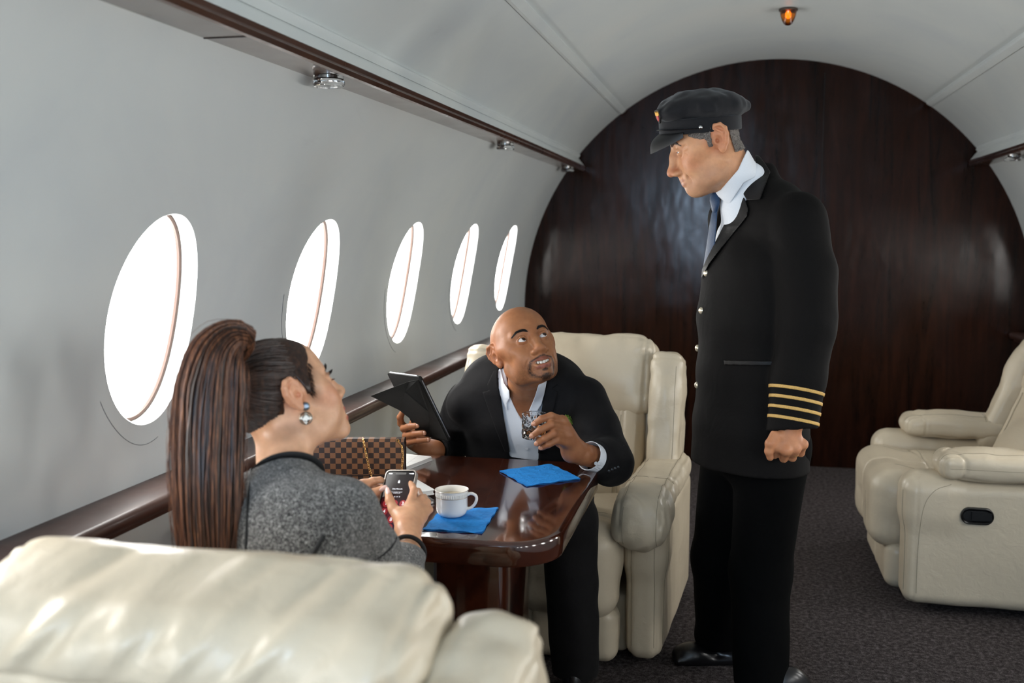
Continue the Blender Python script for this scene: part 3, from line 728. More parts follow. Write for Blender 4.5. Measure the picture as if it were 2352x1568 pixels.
# ---------------------------------------------------------------- heads and hands
def head_field(f, o):
    """f.T is the head frame: x = own right, y = out of the face, z = up; origin between the eyes' level and the ears"""
    g = lambda k, d: o.get(k, d)
    f.ell((0, -.016-g('occ', 0), .034), (g('cw', .0755), .099+g('occ', 0), .082), .0)
    f.ell((0, .026, .040), (.063, .062, .062), .03)
    f.ell((0, .020, -.030), (g('fw', .060), .066, .075), .03)
    f.ell((0, .062, -.043), (.040, .030, .034), .02)
    jw = g('jw', .052); cz = g('chz', 0)
    for s in (-1, 1):
        f.cap((s*jw, -.008, -.050), (s*jw*.86, .014, -.083), .017, .014, .03)
        f.cap((s*jw*.86, .014, -.083), (s*.015, .066, -.104+cz), .014, .0145, .022)
        f.ell((s*.045, .050, -.022), (.023, .023, .019), .022)
        f.ell((s*.035, .062, -.045), (.019, .018, g('smile', .017)), .018)
        f.cap((s*.014, .083, .022), (s*.046, .070, .020), .0085, .0075, .014)
        f.cap((s*.066, .010, .005), (s*.060, .040, .002), .012, .010, .03)
    f.ell((0, .073+g('chy', 0), -.103+cz), (.018, .016, .015), .014)
    f.ell((0, .068, -.073), (.032, .026, .026), .02)
    er = .0122; ey = .0765; op = g('open', .0046)
    for s in (-1, 1):
        f.ell((s*.031, .0955, .000), (.0170, .0140, .0105), .014, True)
        f.ell((s*.0315, ey, .000), (er+.0022,)*3, .005)
        f.ell((s*.0315, ey+.012, -.0004), (.0135, .014, op), .0015, True, rot=(s*-6, 'Y'))
        f.chain([(s*.0185, ey+.0075, .002), (s*.026, ey+.0118, op+.0030), (s*.036, ey+.0112, op+.0034), (s*.0455, ey+.0030, .0005)], [.0012, .0018, .0019, .0012], .002)
        f.groove([(s*.020, ey, .0045), (s*.028, ey, op+.0068), (s*.038, ey, op+.0068), (s*.047, ey, .003)], .0016, .0016)
    # nose
    nl, nz = g('nl', 0), g('nz', 0); nw = g('nw', 1)
    f.chain([(0, .085, .020), (0, .094+nl*.5, -.008), (0, .106+nl, -.034+nz)], [.0080, .0090, .0105], .014)
    f.ell((0, .1100+nl, -.0405+nz), (.0112*nw, .0108, .0100), .008)
    for s in (-1, 1):
        f.ell((s*.0125*nw, .0985+nl*.7, -.0450+nz), (.0085, .0125, .0078), .006)
        f.ell((s*.0062*nw, .1045+nl*.8, -.0545+nz), (.0038, .0060, .0042), .0025, True)
        f.groove([(s*(.0145*nw+.004), .09, -.036+nz), (s*(.0175*nw+.004), .09, -.046+nz), (s*(.0150*nw+.003), .09, -.053+nz)], .0022, .0022)
    f.cap((0, .092, -.050), (0, .092, -.062), .009, .008, .014)
    # mouth
    m = g('mouth', 'closed'); mw, up, mz = g('mw', .025), g('cor', .004), g('mz', -.0735); dy = -.0012*0
    for s in (-1, 1):
        if m == 'smile':
            f.chain([(0, .0950, mz+.0050), (s*mw*.5, .0915, mz+.0062), (s*mw, .0765, mz+up)], [.0042, .0040, .0022], .005)
            f.chain([(0, .0905, mz-.0135), (s*mw*.5, .0880, mz-.0110), (s*mw*.98, .0755, mz+up-.001)], [.0060, .0054, .0024], .005)
            f.chain([(0, .0935, mz-.0030), (s*mw*.45, .0905, mz-.0016), (s*mw*.88, .0800, mz+up*.75)], [.0050, .0046, .0016], .002, True)
        else:
            f.chain([(0, .0945, mz+.0035), (s*mw*.5, .0915, mz+.0040), (s*mw, .0775, mz+up)], [.0048, .0046, .0026], .005)
            f.chain([(0, .0925, mz-.006), (s*mw*.5, .0895, mz-.0052), (s*mw*.98, .0765, mz+up-.0015)], [.0062, .0056, .0028], .005)
            f.groove([(-mw*1.08, .08, mz+up+.0008), (-mw*.5, .08, mz-.0005), (0, .08, mz-.0012), (mw*.5, .08, mz-.0005), (mw*1.08, .08, mz+up+.0008)], .0042, .0014)
        f.ell((s*.041, .040, -.064), (.019, .026, .024), .02); (f.ell((s*(mw+.0060), .0800, mz+up+.001), (.0024, .0030, .0036), .006, True) if m != 'smile' else None)
    for s in (-1, 1):
        if g('fold', 0): f.groove([(s*(.018*nw), .08, -.040), (s*.030, .08, -.052), (s*(mw+.0105), .07, mz+.004), (s*(mw+.0115), .07, mz-.010)], g('fold', 0), .0030)
        if g('bag', 0): f.groove([(s*.019, .08, -.008), (s*.030, .08, -.0145), (s*.044, .08, -.010)], g('bag', 0), .0022)
    nk = g('neck', None)
    if nk: f.chain(nk[0], nk[1], .03)
def teeth(fr, parent, mz, mw, up, mat, low=False):
    m = MB()
    def tooth(c, w, h):
        G = []
        for k in (1, .93, .75, .4, .01):
            G.append([fr.p((c[0]+w*math.copysign(abs(math.cos(t))**.55, math.cos(t))*k, c[1]+.0022*(1-k**3), c[2]+h*math.copysign(abs(math.sin(t))**.55, math.sin(t))*k)) for t in np.linspace(0, 2*np.pi, 24, endpoint=False)])
        m.quad_grid(G, close_v=True)
    for s in (-1, 1):
        x = 0
        for i, w in enumerate((.0043, .0035, .0038, .0033, .0031)):
            x += w
            if x > mw*.92: break
            tooth((s*x, .0900-14*x*x, mz-.0004+up*.8*(x/mw)**1.5), w*.985, (.0062, .0056, .0058, .0050, .0045)[i]); x += w
    o = m.build('teeth', mat, auto=60); o.parent = parent; o.matrix_parent_inverse = parent_matrix(parent).inverted(); return o
TEETH = simple('teeth', 'e4ddd0', .25)
def ears(f, sides, sc=1.0, z0=0.0, out=0.0):
    for s in sides:
        E = T((s*(.0735+out), -.012, .002+z0), (-s*.28, 1, -.10) if 0 else (s*-.16, 1, 0), (s*.12, -.18, 1), sc, parent=f.T); old = f.T; f.T = E
        # ear plane: y front, z up, x*s outward
        f.ell((s*.001, -.006, .002), (.0115, .0185, .0285), .006)
        rim = [(.004, .010, .004), (.007, .008, .018), (.009, -.003, .0295), (.012, -.015, .0285), (.014, -.0235, .018), (.013, -.0240, .004), (.0095, -.0175, -.012), (.006, -.009, -.024)]
        f.chain([(s*a, b, c) for a, b, c in rim], [.0030, .0034, .0038, .0040, .0040, .0036, .0034, .0040], .003)
        f.chain([(s*a*.45, b*.88, c*.92) for a, b, c in rim], [.0052]*7+[.004], .004)
        f.ell((s*.006, -.004, -.025), (.0045, .0075, .0090), .005)
        f.ell((s*.0165, -.009, .018), (.0075, .0085, .0085), .003, True)
        f.ell((s*.0160, -.002, -.003), (.0095, .0085, .0115), .003, True)
        f.cap((s*.009, -.013, -.008), (s*.0115, -.015, .010), .0030, .0030, .003)
        f.cap((s*.0115, -.015, .010), (s*.010, -.004, .020), .0028, .0024, .003)
        f.ell((s*.006, .0055, -.006), (.0045, .0042, .0060), .004)
        f.ell((s*.008, .001, -.004), (.006, .004, .005), .002, True)
        f.T = old
def eyeball(fr, s, parent, look, iris, name='eye', r=.0122, c=None):
    """white ball with a coloured iris and pupil turned towards look (head frame)"""
    c = fr.p(c or (s*.0315, .0765, .000)); d = nrm(fr.R@nrm(look)); r = r*fr.s
    n = 28; V = []; C = []; Fq = []
    u = nrm(np.cross(d, (.1, .2, .97))); v = np.cross(d, u)
    rings = [0.001, .18, .24, .30, .44, .51, .57, .62, .9, 1.2, 1.5, 1.8, 2.2, 2.6, 3.14]
    for a in rings:
        bulge = 1.0+(.05*max(0, 1-(a/.55)**2))
        for t in np.linspace(0, 2*np.pi, n, endpoint=False):
            V.append(c+r*bulge*(math.cos(a)*d+math.sin(a)*(math.cos(t)*u+math.sin(t)*v)))
            C.append((.006, .005, .005) if a < .22 else (iris if a < .52 else ((.10, .08, .07) if a < .58 else (.62, .58, .55))))
    for i in range(len(rings)-1):
        for j in range(n): Fq.append((i*n+j, i*n+(j+1) % n, (i+1)*n+(j+1) % n, (i+1)*n+j))
    return mesh_np(name, V, Fq, EYE, parent, col=np.array(C))
_n = NT('wet_eye'); _a = _n.n('Attribute', _attribute_name='tint'); _n.P(Base__Color=_a.outputs['Color'], Roughness=.16, Specular__IOR__Level=.45); EYE = _n.m
def finger(f, P, R, k=.0035):
    """P: knuckle, two joints, tip"""
    f.chain(P, R, k)
def hand_field(f, wrist, palm, fingers, thumb, web=None, kf=.010):
    """wrist: [(p, r)...] forearm chain; palm: list of (a, b, ra, rb) bars; fingers: lists of joints with radii"""
    f.chain([p for p, r in wrist], [r for p, r in wrist], .02)
    for a, b, ra, rb in palm: f.cap(a, b, ra, rb, .016)
    for a, b, ra, rb in (web or []): f.cap(a, b, ra, rb, .014)
    for P, R in fingers: f.cap(P[0], P[1], R[0], R[1], .009); f.chain(P[1:], R[1:], .0035)
    for P, R in [thumb] if thumb else []: f.cap(P[0], P[1], R[0], R[1], .014); f.chain(P[1:], R[1:], .005)
def nail(P, tipdir, out, w, l, parent, mat, name='nail', th=.0012):
    """small curved plate on the back of a fingertip"""
    d = nrm(tipdir); n = nrm(np.array(out)-d*np.dot(out, d)); s = np.cross(d, n); P = np.array(P)
    G = []
    for t in np.linspace(-1, 1, 15):
        wd = w*math.sqrt(max(0, 1-max(0, abs(t)-.35)**2/.43))
        G.append([P+d*l*t+s*wd*q-n*(w*.42*q*q+l*.16*max(t, 0)**2)+n*th for q in np.linspace(-1, 1, 9)])
    m = MB(); m.quad_grid(G); m.quad_grid([[p-n*th*1.8 for p in r] for r in G])
    o = m.build(name, mat); bpy.context.view_layer.update()
    o.parent = parent; o.matrix_parent_inverse = parent_matrix(parent).inverted(); return o
SK_P = mat_skin('fair_tanned_skin', .50, .10, spec=.35); SK_M = mat_skin('brown_skin', .50, .06, (1, .3, .15), .34); SK_W = mat_skin('smooth_light_skin', .42, .12, spec=.4, amt=.05)
def body_mesh(name, pieces, mat, parent, **kw):
    """several blocks of one body, each at its own fineness, in ONE mesh"""
    VV, QQ, CC, b = [], [], [], 0
    for fn, lo, hi, h, paint, sm in pieces:
        ax = grid(lo, hi, h); V, Q = used(*snet(fn(ax), ax)); V = relax(V, Q, sm); VV.append(V); QQ.append(Q+b); CC.append(paint(V)); b += len(V)
    return mesh_np(name, np.concatenate(VV), np.concatenate(QQ), mat, parent, col=np.concatenate(CC))
# ---------------------------------------------------------------- the three faces
HB = ((-.105, -.15, -.20), (.105, .14, .135))
def head_bounds(fr, lo=HB[0], hi=HB[1]):
    c = np.array([fr.p((x, y, z)) for x in (lo[0], hi[0]) for y in (lo[1], hi[1]) for z in (lo[2], hi[2])]); return c.min(0), c.max(0)
def npaint(base, spots, nz=0.0, seed=0):
    b = make_paint(base, spots)
    def fn(V):
        C = b(V)
        if nz: C = C*(1+nz*noise(V[:, 0]*55+seed, V[:, 1]*55, V[:, 2]*55)[:, None]*np.array([.6, 1, 1.1]))
        return np.clip(C, 0, 1)
    return fn
def hairy(o, P0, P1, n, wid, fr, mat, parent, seed=1, name='eyebrow', ln=.009, r=.00035, up=.5):
    """an eyebrow: short hairs along a curve given in the head frame"""
    rr = random.Random(seed); m = MB(); P = spline(P0, 12)
    for i in range(n):
        t = rr.random(); q = P[min(int(t*(len(P)-1)), len(P)-2)]; d = nrm(P[min(int(t*(len(P)-1))+1, len(P)-1)]-q)
        w = wid*(1-.55*abs(t-.35)**1.2*1.6)
        b = q+np.array([0, rr.uniform(-.0006, .0010), rr.uniform(-w, w)]); e = b+ln*rr.uniform(.6, 1.1)*nrm(d+np.array([0, .25, up*(1-1.4*t)+rr.uniform(-.2, .2)]))
        m.tube([fr.p(b), fr.p((b+e)/2+np.array([0, .0010, 0])), fr.p(e)], [r, r*.9, r*.3], 4)
    o = m.build(name, mat); o.parent = parent; o.matrix_parent_inverse = parent_matrix(parent).inverted(); return o
# pilot
HP = T((-.249, 2.95, 1.660), (-.946, -.075, -.315), (-.309, -.10, .945), 1.12)
def pilot_head_field():
    f = Fld(HP)
    head_field(f, dict(occ=-.020, cw=.0765, fw=.061, jw=.054, nl=.006, nz=-.004, nw=1.1, mouth='smirk', mw=.0265, cor=.0065, mz=-.0745, open=.0018, smile=.020, chy=.003, chz=.004, fold=.0030, bag=.0018))
    for s in (-1, 1):
        f.ell((s*.036, .036, -.088), (.020, .030, .016), .02)
        for a in (((.047, .07, .003), (.056, .05, .009), (.064, .04, .014)), ((.048, .07, -.001), (.058, .05, .002), (.066, .04, .003)), ((.047, .07, -.006), (.057, .05, -.007), (.064, .04, -.013)), ((.044, .07, -.012), (.054, .05, -.017), (.060, .04, -.026))):
            f.groove([(s*p[0], p[1], p[2]) for p in a], .0011, .0013, axis=0)
            f.groove([(s*p[0], p[1], p[2]) for p in a], .0011, .0013)
        f.groove([(s*.040, .06, -.050), (s*.044, .06, -.066), (s*.041, .06, -.082)], .0016, .0032)
    for k in range(3): f.groove([(-.045, .06, .040+.012*k), (0, .06, .044+.012*k), (.045, .06, .040+.012*k)], .0012, .0018)
    f.ell((0, .045, -.107), (.030, .033, .015), .025)
    ears(f, (-1, 1), 1.12, 0, .001)
    return f
# seated man
HM = T((-.785, 2.95, 1.060), (.46, -.765, .45), (-.395, .29, .87), 1.08)
def man_head_field():
    f = Fld(HM)
    head_field(f, dict(cw=.0765, fw=.061, jw=.053, nl=-.003, nz=.001, nw=1.32, mouth='smile', mw=.0305, cor=.0095, mz=-.0715, open=.0054, smile=.021, chy=-.001, fold=.0020, bag=.0014))
    for k in range(3): f.groove([(-.040, .06, .043+.012*k), (0, .06, .047+.012*k), (.040, .06, .043+.012*k)], .0012, .0020)
    ears(f, (-1, 1), 1.10, 0, -.001)
    return f
# seated woman
HW = T((-1.0136, 1.80, 1.0843), (.56, .765, .315), (-.43, -.05, .90), 1.0)
def woman_head_field():
    f = Fld(HW)
    head_field(f, dict(cw=.0735, fw=.057, jw=.049, nl=.000, nz=.006, nw=.9, mouth='smile', mw=.024, cor=.0060, mz=-.0735, open=.0056, smile=.016, chy=.004))
    f.ell((.040, .052, -.030), (.024, .024, .022), .02)
    ears(f, (-1, 1), 1.02, 0, .001)
    return f
# ---------------------------------------------------------------- the pilot
pil = empty('person', (-.12, 3.12, 0), 0, 'person standing in black pilot uniform with gold sleeve stripes and peaked cap, smiling down', 'person')
def child(o, parent=pil): o.parent = parent; o.matrix_parent_inverse = parent_matrix(parent).inverted(); return o
CP = T(at(1608, 288, 2.94), (-.985, -.12, -.075), (-.09, -.12, .99))
BP = T(at(1752, 600, 3.0)*np.array([1, 1, 0]), (-.85, -.53, 0))
SL, EL, WL = at(1834, 505, 2.84), at(1850, 745, 2.80), at(1818, 985, 2.76)           # left arm
SRt, ERt, WRt = BP.p((.180, -.01, 1.44)), BP.p((.195, -.09, 1.13)), BP.p((.175, -.04, .88))
NB = at(1722, 432, 2.99)                                                            # neck base
HC = HP.p
def pilot_trunk(g, top=True):
    P = [(0, .030, .72), (0, .030, .85), (0, .028, 1.0), (0, .022, 1.15), (0, .010, 1.29), (0, -.005, 1.40), (0, -.020, 1.475)]
    g.loft(P, [.205, .198, .190, .196, .206, .190, .120], [.152, .148, .142, .145, .140, .112, .080], (1, 0, 0), 0)
FRONT = half(BP.p((0, -.02, 1.3)), -BP.R[:, 1])
def jacket(hol=True):
    f = Fld(BP); pilot_trunk(f); f.T = T()
    f.cap(NB+np.array([.025, -.01, -.035]), SL+np.array([-.004, .010, -.004]), .056, .073, .05); f.cap(NB+np.array([.02, .02, -.035]), SRt, .056, .066, .05)
    f.cap(at(1757, 397, 3.01), at(1737, 384, 3.00), .034, .026, .035)
    dW = nrm(WL-EL)
    a = Fld(); a.chain([SL, SL*.5+EL*.5+np.array([.008, 0, 0]), EL+np.array([.004, 0, 0]), EL*.5+WL*.5, WL+dW*.03], [.076, .080, .077, .072, .066], .02, flat=((.35, .94, 0), .84))
    a.plane(WL+dW*.002, dW+np.array([.22, 0, .0]), .003); a.cap(WL-dW*.06, WL+dW*.06, .054, .056, .003, True, flat=((.35, .94, 0), .84))
    b = Fld(); b.chain([SRt, ERt, WRt], [.072, .066, .055], .02)
    lo = np.minimum.reduce([SL, EL, WL])-.10; hi = np.maximum.reduce([SL, EL, WL])+.10
    f.ops.append((lambda X, Y, Z: fieldfn(a, X, Y, Z), lo, hi, .012, False))
    f.chain([SRt, ERt, WRt], [.072, .066, .055], .03)
    zb = BP.p((0, 0, .735))[2]
    def hem(X, Y, Z):                       # cut the hem, but leave the sleeve
        return np.maximum(Z-zb-.02*(X+.2)*0, -(ball(WL, .10)(X, Y, Z)))
    f.region(hem, .003)
    def folds(X, Y, Z):
        d = .0036*noise(X*7, Y*7, Z*12)+.0022*noise(X*16+3, Y*16, Z*8)
        e = np.exp(-((Z-EL[2]-.02)/.10)**2)*(X > EL[0]-.12); s_ = np.exp(-((Z-1.40)/.08)**2)
        return d+e*.0035*noise(X*9, Y*9, Z*26+X*30)+s_*.003*noise(X*26, Y*9, Z*5)
    f.wr(folds)
    V = area_fn([(1642, 425), (1622, 452), (1624, 560), (1629, 588), (1634, 584), (1668, 520), (1712, 440), (1737, 372), (1728, 340), (1690, 350)], 2.92)
    f.region(rmax(V, FRONT, half(BP.p((.12, 0, 1.3)), BP.R[:, 0])), .003)
    return f
def fieldfn(a, X, Y, Z):
    D = None
    for fn, lo, hi, k, sub in a.ops:
        d = fn(X, Y, Z)
        D = d if D is None else (-smin(-D, d, k) if sub else smin(D, d, k))
    return D
JF = jacket()
lo, hi = (-.46, 2.66, .70), (.22, 3.32, 1.60)
sculpt('jacket', JF, lo, hi, .0042, SUIT, pil, 2)
# shirt, collar, tie
SF = Fld(BP); SF.loft([(0, .028, 1.0), (0, .020, 1.15), (0, .010, 1.29), (0, -.005, 1.39), (0, -.020, 1.45)], [.18, .186, .196, .180, .115], [.134, .137, .134, .112, .086], (1, 0, 0), 0)
SF.T = T(); SF.cap(NB+np.array([-.010, 0, -.05]), NB+np.array([-.008, .0, .012]), .071, .0665, .04)
sculpt('shirt', SF, (-.40, 2.78, 1.05), (.10, 3.20, 1.62), .005, SHIRT, pil, 2)
NK = Fld(); n0, n1 = HP.p((0, -.024, -.058)), NB+np.array([-.008, .002, -.03]); NK.cap(n0, n1, .057, .064, 0)
cdir = nrm(n0-n1)
band = rmax(area_fn([(1716, 344), (1730, 347), (1744, 362), (1746, 396), (1732, 408), (1708, 420), (1674, 472), (1650, 452), (1640, 448), (1630, 454), (1622, 464), (1616, 446), (1655, 436), (1695, 390)], 2.93), half((0, 3.10, 0), (0, 1, 0)))
sculpt('shirt_collar', lambda ax: shell(NK, .0075, band)(ax), (-.32, 2.80, 1.38), (.02, 3.12, 1.70), .002, SHIRT, pil, 2)
k0 = SF.hit(1642, 468, 2.6, 3.2); k1 = SF.hit(1629, 590, 2.6, 3.2); tk = at(1643, 466, k0[1]-.008); tdir = nrm(k1-k0)
m = MB(); tn = nrm(np.cross(np.cross(tdir, BP.R[:, 1]), tdir)); 
kp = [at(1641, 449, k0[1]-.002), at(1642, 456, k0[1]-.009), at(1643, 468, k0[1]-.013), at(1642, 479, k0[1]-.011), at(1641, 484, k0[1]-.007)]
m.tube(kp, [.0200, .0215, .0190, .0145, .0125], 24, flat=.55, ref=tn)
m.tube([at(1642, 480, k0[1]-.004), at(1641, 490, k0[1]-.009), at(1638, 515, (k0[1]*.75+k1[1]*.25)-.010), at(1634, 550, (k0[1]*.4+k1[1]*.6)-.010), at(1629, 592, k1[1]-.008), at(1624, 625, k1[1]+.006)], [.0125, .0150, .0185, .0215, .0240, .0250], 24, flat=.20, ref=tn)
child(m.build('necktie', TIE))
# lapels and collar lie on the jacket
JS = Fld(BP); pilot_trunk(JS); JS.T = T()
JS.cap(NB+np.array([.025, -.01, -.035]), SL+np.array([-.004, .010, -.004]), .056, .073, .05); JS.cap(NB+np.array([.02, .02, -.035]), SRt, .056, .066, .05); JS.cap(at(1757, 397, 3.01), at(1737, 384, 3.00), .034, .026, .035)
near = [(1698, 428), (1714, 461), (1719, 478), (1717, 496), (1690, 530), (1655, 572), (1628, 608), (1608, 648), (1606, 630), (1622, 595), (1650, 540), (1680, 482)]
sculpt('lapel', shell(JS, .006, area_fn(near, 2.88, 0, (2.6, 3.0))), (-.36, 2.70, 1.20), (-.06, 3.02, 1.56), .0022, LAPEL, pil, 3)
far = [(1612, 454), (1623, 452), (1619, 520), (1615, 575), (1611, 592), (1604, 540), (1599, 492)]
sculpt('lapel', shell(JS, .006, rmax(area_fn(far, 2.92), FRONT)), (-.40, 2.70, 1.20), (-.20, 3.15, 1.56), .0022, LAPEL, pil, 3)
coll = [(1733, 352), (1743, 356), (1756, 372), (1770, 394), (1746, 457), (1716, 460), (1697, 430), (1716, 402), (1736, 374)]
sculpt('jacket_collar', shell(JS, .009, area_fn(coll, 2.92, 0, (2.6, 3.10))), (-.22, 2.74, 1.36), (.02, 3.12, 1.66), .0022, LAPEL, pil, 3)
# front edge, pocket, buttons, sleeve stripes
sculpt('pocket', shell(JS, .0032, area_fn([(1662, 827), (1775, 829), (1775, 840), (1664, 838)], 2.85, 0, (2.6, 3.0))), (-.30, 2.70, .95), (.02, 3.0, 1.12), .002, LAPEL, pil, 1)
for x, y in ((1622, 627), (1611, 713), (1602, 799), (1601, 884)):
    c = JF.hit(x, y, 2.6, 3.2); n = nrm(np.array(c)-BP.p((0, -.02, BP.loc(c)[2]))); n = nrm(n+.55*nrm(CAM-c)); m = MB()
    u = nrm(np.cross(n, (0, 0, 1))); v = np.cross(n, u); R = np.stack([u, v, n], 1)
    m.lathe([(.0098, -.006), (.0098, .001), (.0088, .0035), (.0055, .0058), (0, .0066)], 24, c, R); child(m.build('button', BRASS))
dW = nrm(WL-EL); sn = nrm(dW+np.array([-.05, -.10, 0]))
SLV = Fld(); SLV.chain([EL+np.array([.004, 0, 0]), EL*.5+WL*.5, WL+dW*.03], [.077, .072, .066], .02, flat=((.35, .94, 0), .84)); SLV.wr(JF.post[0])
for x0, y0 in ((1770, 886), (1767, 908), (1763, 931), (1760, 954)):
    c = at(x0, y0, 2.78)
    rg = rmax(half(c-sn*.0044, -sn), half(c+sn*.0044, sn))
    sculpt('sleeve_stripe', shell(SLV, .0016, rg), (c[0]-.05, 2.66, c[2]-.07), (c[0]+.20, 3.0, c[2]+.045), .0016, GOLD_BRAID, pil, 0)
# trousers
PT = Fld(); hipL, hipR = BP.p((-.085, .01, .80)), BP.p((.085, .01, .80))
kL, aL = at(1748, 1310, 3.01), at(1745, 1545, 3.07)*0+np.array([at(1745, 1560, 3.0)[0], 3.0, .085]); kR, aR = at(1660, 1280, 3.20), at(1650, 1455, 3.29)
PT.T = BP; PT.ell((0, .01, .80), (.172, .135, .14), 0); PT.T = T()
PT.chain([hipL, kL, aL], [.108, .088, .078], .03); PT.chain([hipR, kR, aR], [.108, .094, .078], .03)
PT.plane(aL+np.array([0, 0, -.045]), (-.1, 0, -1), .003)
def crease(X, Y, Z): return .0045*noise(X*8, Y*8, Z*5)+.004*noise(X*14+5, Y*14, Z*14)*np.exp(-((Z-.12)/.15)**2)
PT.wr(crease); sculpt('trousers', PT, (-.44, 2.74, .02), (.20, 3.45, .96), .0055, TROUSER, pil, 2)
SHOE = simple('black_shoe_leather', '141214', .28)
def shoe(toe, heel, parent, w=.046, h=.075, mat=SHOE):
    toe, heel = np.array(toe, float), np.array(heel, float); f = Fld(T((toe+heel)/2*np.array([1, 1, 0]), (toe-heel)*np.array([1, 1, 0]))); L = np.linalg.norm((toe-heel)[:2])/2
    f.box((0, .0, .012), (w*.94, L*.98, .012), .010); f.ell((0, L*.50, .030), (w, L*.50, .034), .02); f.ell((0, -L*.45, .045), (w*.82, L*.52, .052), .03); f.ell((0, -L*.35, .085), (w*.78, L*.42, .045), .03)
    f.cap((-w*.5, L*.18, .062), (w*.5, L*.18, .062), .008, .008, .006); f.plane((0, 0, .002), (0, 0, -1))
    c = (toe+heel)/2; return sculpt('shoe', f, (c[0]-.20, c[1]-.20, -.002), (c[0]+.20, c[1]+.20, .15), .003, mat, parent, 1)
ft = atz(1545, 1505, 0.02); shoe(ft, ft+np.array([.285, .07, 0]), pil); fn_ = np.array([-.190, 2.95, 0]); shoe(fn_, fn_+np.array([.285, .06, 0]), pil)
# body: head, neck, trunk, left hand, right hand
PH = pilot_head_field(); PH.T = T(); PH.cap(n0, n1, .055, .056, .035)
base = lin('cb946d'); HPt = HP
spots = [((0, .094, -.0710), (.026, .014, .0050), (*lin('a96a55'), .7), .6, HP), ((0, .090, -.0805), (.023, .016, .0060), (*lin('b07560'), .8), .6, HP),
         ((0, .115, -.045), (.020, .022, .014), (*lin('b8684a'), .5), 1, HP), ((-.078, -.012, .005), (.03, .035, .04), (*lin('c06f4e'), .45), .8, HP), ((-.045, .06, -.03), (.03, .03, .025), (*lin('c27755'), .45), 1, HP),
         ((0, .05, -.10), (.06, .06, .035), (*lin('9a7a66'), .35), 1, HP), ((-.055, .03, -.085), (.03, .05, .03), (*lin('a07c66'), .30), 1, HP)]
# hand
def J(*a): return [at(x, y, yy) for x, y, yy in a]
HL = Fld(); wl = at(1816, 972, 2.765)
kn = J((1784, 1026, 2.735), (1806, 1034, 2.730), (1827, 1031, 2.745), (1844, 1020, 2.765))
f2 = J((1779, 1044, 2.760), (1800, 1053, 2.760), (1820, 1051, 2.770), (1839, 1040, 2.790))
f3 = J((1786, 1042, 2.790), (1805, 1045, 2.795), (1822, 1042, 2.805), (1838, 1032, 2.815))
f4 = J((1794, 1028, 2.795), (1808, 1029, 2.800), (1822, 1028, 2.810), (1835, 1020, 2.820))
fing = [([k, a, b, c], [.0115, .0105, .0098, .0088]) for k, a, b, c in zip(kn, f2, f3, f4)]
th = (J((1782, 1000, 2.735), (1768, 1018, 2.722), (1766, 1036, 2.725), (1769, 1050, 2.732)), [.0165, .0120, .0110, .0095])
hand_field(HL, [(wl+np.array([0, 0, .12]), .032), (wl, .029), (at(1812, 1000, 2.76), .026)], [(at(1806, 996, 2.76), k, .020, .0135) for k in kn], fing, th, [(at(1800, 1005, 2.76), at(1815, 1030, 2.76), .022, .020)])
HR = Fld(); HR.chain([WRt+np.array([0, 0, .05]), WRt, WRt+np.array([0, -.01, -.09])], [.029, .028, .024], .01)
for i in range(4):
    b_ = WRt+np.array([-.03+.02*i, -.01, -.09]); HR.chain([b_, b_+np.array([0, .01, -.035]), b_+np.array([.0, .03, -.045]), b_+np.array([0, .04, -.025])], [.012, .011, .010, .009], .006)
HR.chain([WRt+np.array([-.03, -.01, -.04]), WRt+np.array([-.05, -.015, -.08]), WRt+np.array([-.045, -.01, -.11])], [.014, .012, .010], .006)
TB = Fld(BP); TB.loft([(0, .02, .80), (0, .02, 1.0), (0, .0, 1.22), (0, -.02, 1.33)], [.15, .15, .14, .08], [.10, .10, .08, .05], (1, 0, 0), 0); TB.T = T(); TB.cap(n1, BP.p((0, -.02, 1.36)), .054, .056, .03)
TB.cap(BP.p((0, -.03, 1.32)), SL, .045, .045, .03); TB.cap(BP.p((0, -.03, 1.32)), SRt+np.array([.03, .02, -.03]), .045, .036, .03); TB.chain([SL, EL, WL+np.array([0, 0, .02])], [.05, .042, .030], .02); TB.chain([SRt+np.array([.03, .02, -.03]), ERt, WRt], [.036, .036, .028], .02); TB.chain([hipL, kL, aL], [.08, .055, .045], .02); TB.chain([hipR, kR, aR], [.08, .055, .045], .02)
hl, hh = head_bounds(HP, (-.105, -.15, -.19))
hs = [((0, 0, 0), (1, 1, 1), lin('b87a55'), .1, T((9, 9, 9)))]
hpaint = npaint(lin('b97d58'), [], .10)
body = body_mesh('body', [(PH, hl, hh, .0016, npaint(base, spots, .10), 2), (TB, (-.42, 2.75, .06), (.2, 3.4, 1.50), .012, hpaint, 1), (HL, np.minimum.reduce(kn+f3+[wl, th[0][3]])-.03, np.maximum.reduce(kn+f3+[wl])+.05, .0016, hpaint, 1), (HR, WRt-.15, WRt+.08, .0025, hpaint, 1)], SK_P, pil)
for s in (-1, 1): eyeball(HP, s, pil, (0, 1, -.30), lin('4a382a'))
GREY_BROW = simple('grey_brown_hair', '5d5048', .6)
for s in (-1, 1): hairy(None, [(s*.016, .0955, .0185), (s*.028, .0925, .0235), (s*.040, .0850, .0240), (s*.050, .0760, .0180)], None, 190, .0040, HP, GREY_BROW, pil, 3+s, r=.0004)
NAILP = simple('natural_nail', 'd9a48c', .3)
nail(th[0][3]+np.array([-.004, -.0075, .002]), th[0][3]-th[0][2], (-.35, -1, 0), .0065, .0075, pil, NAILP)
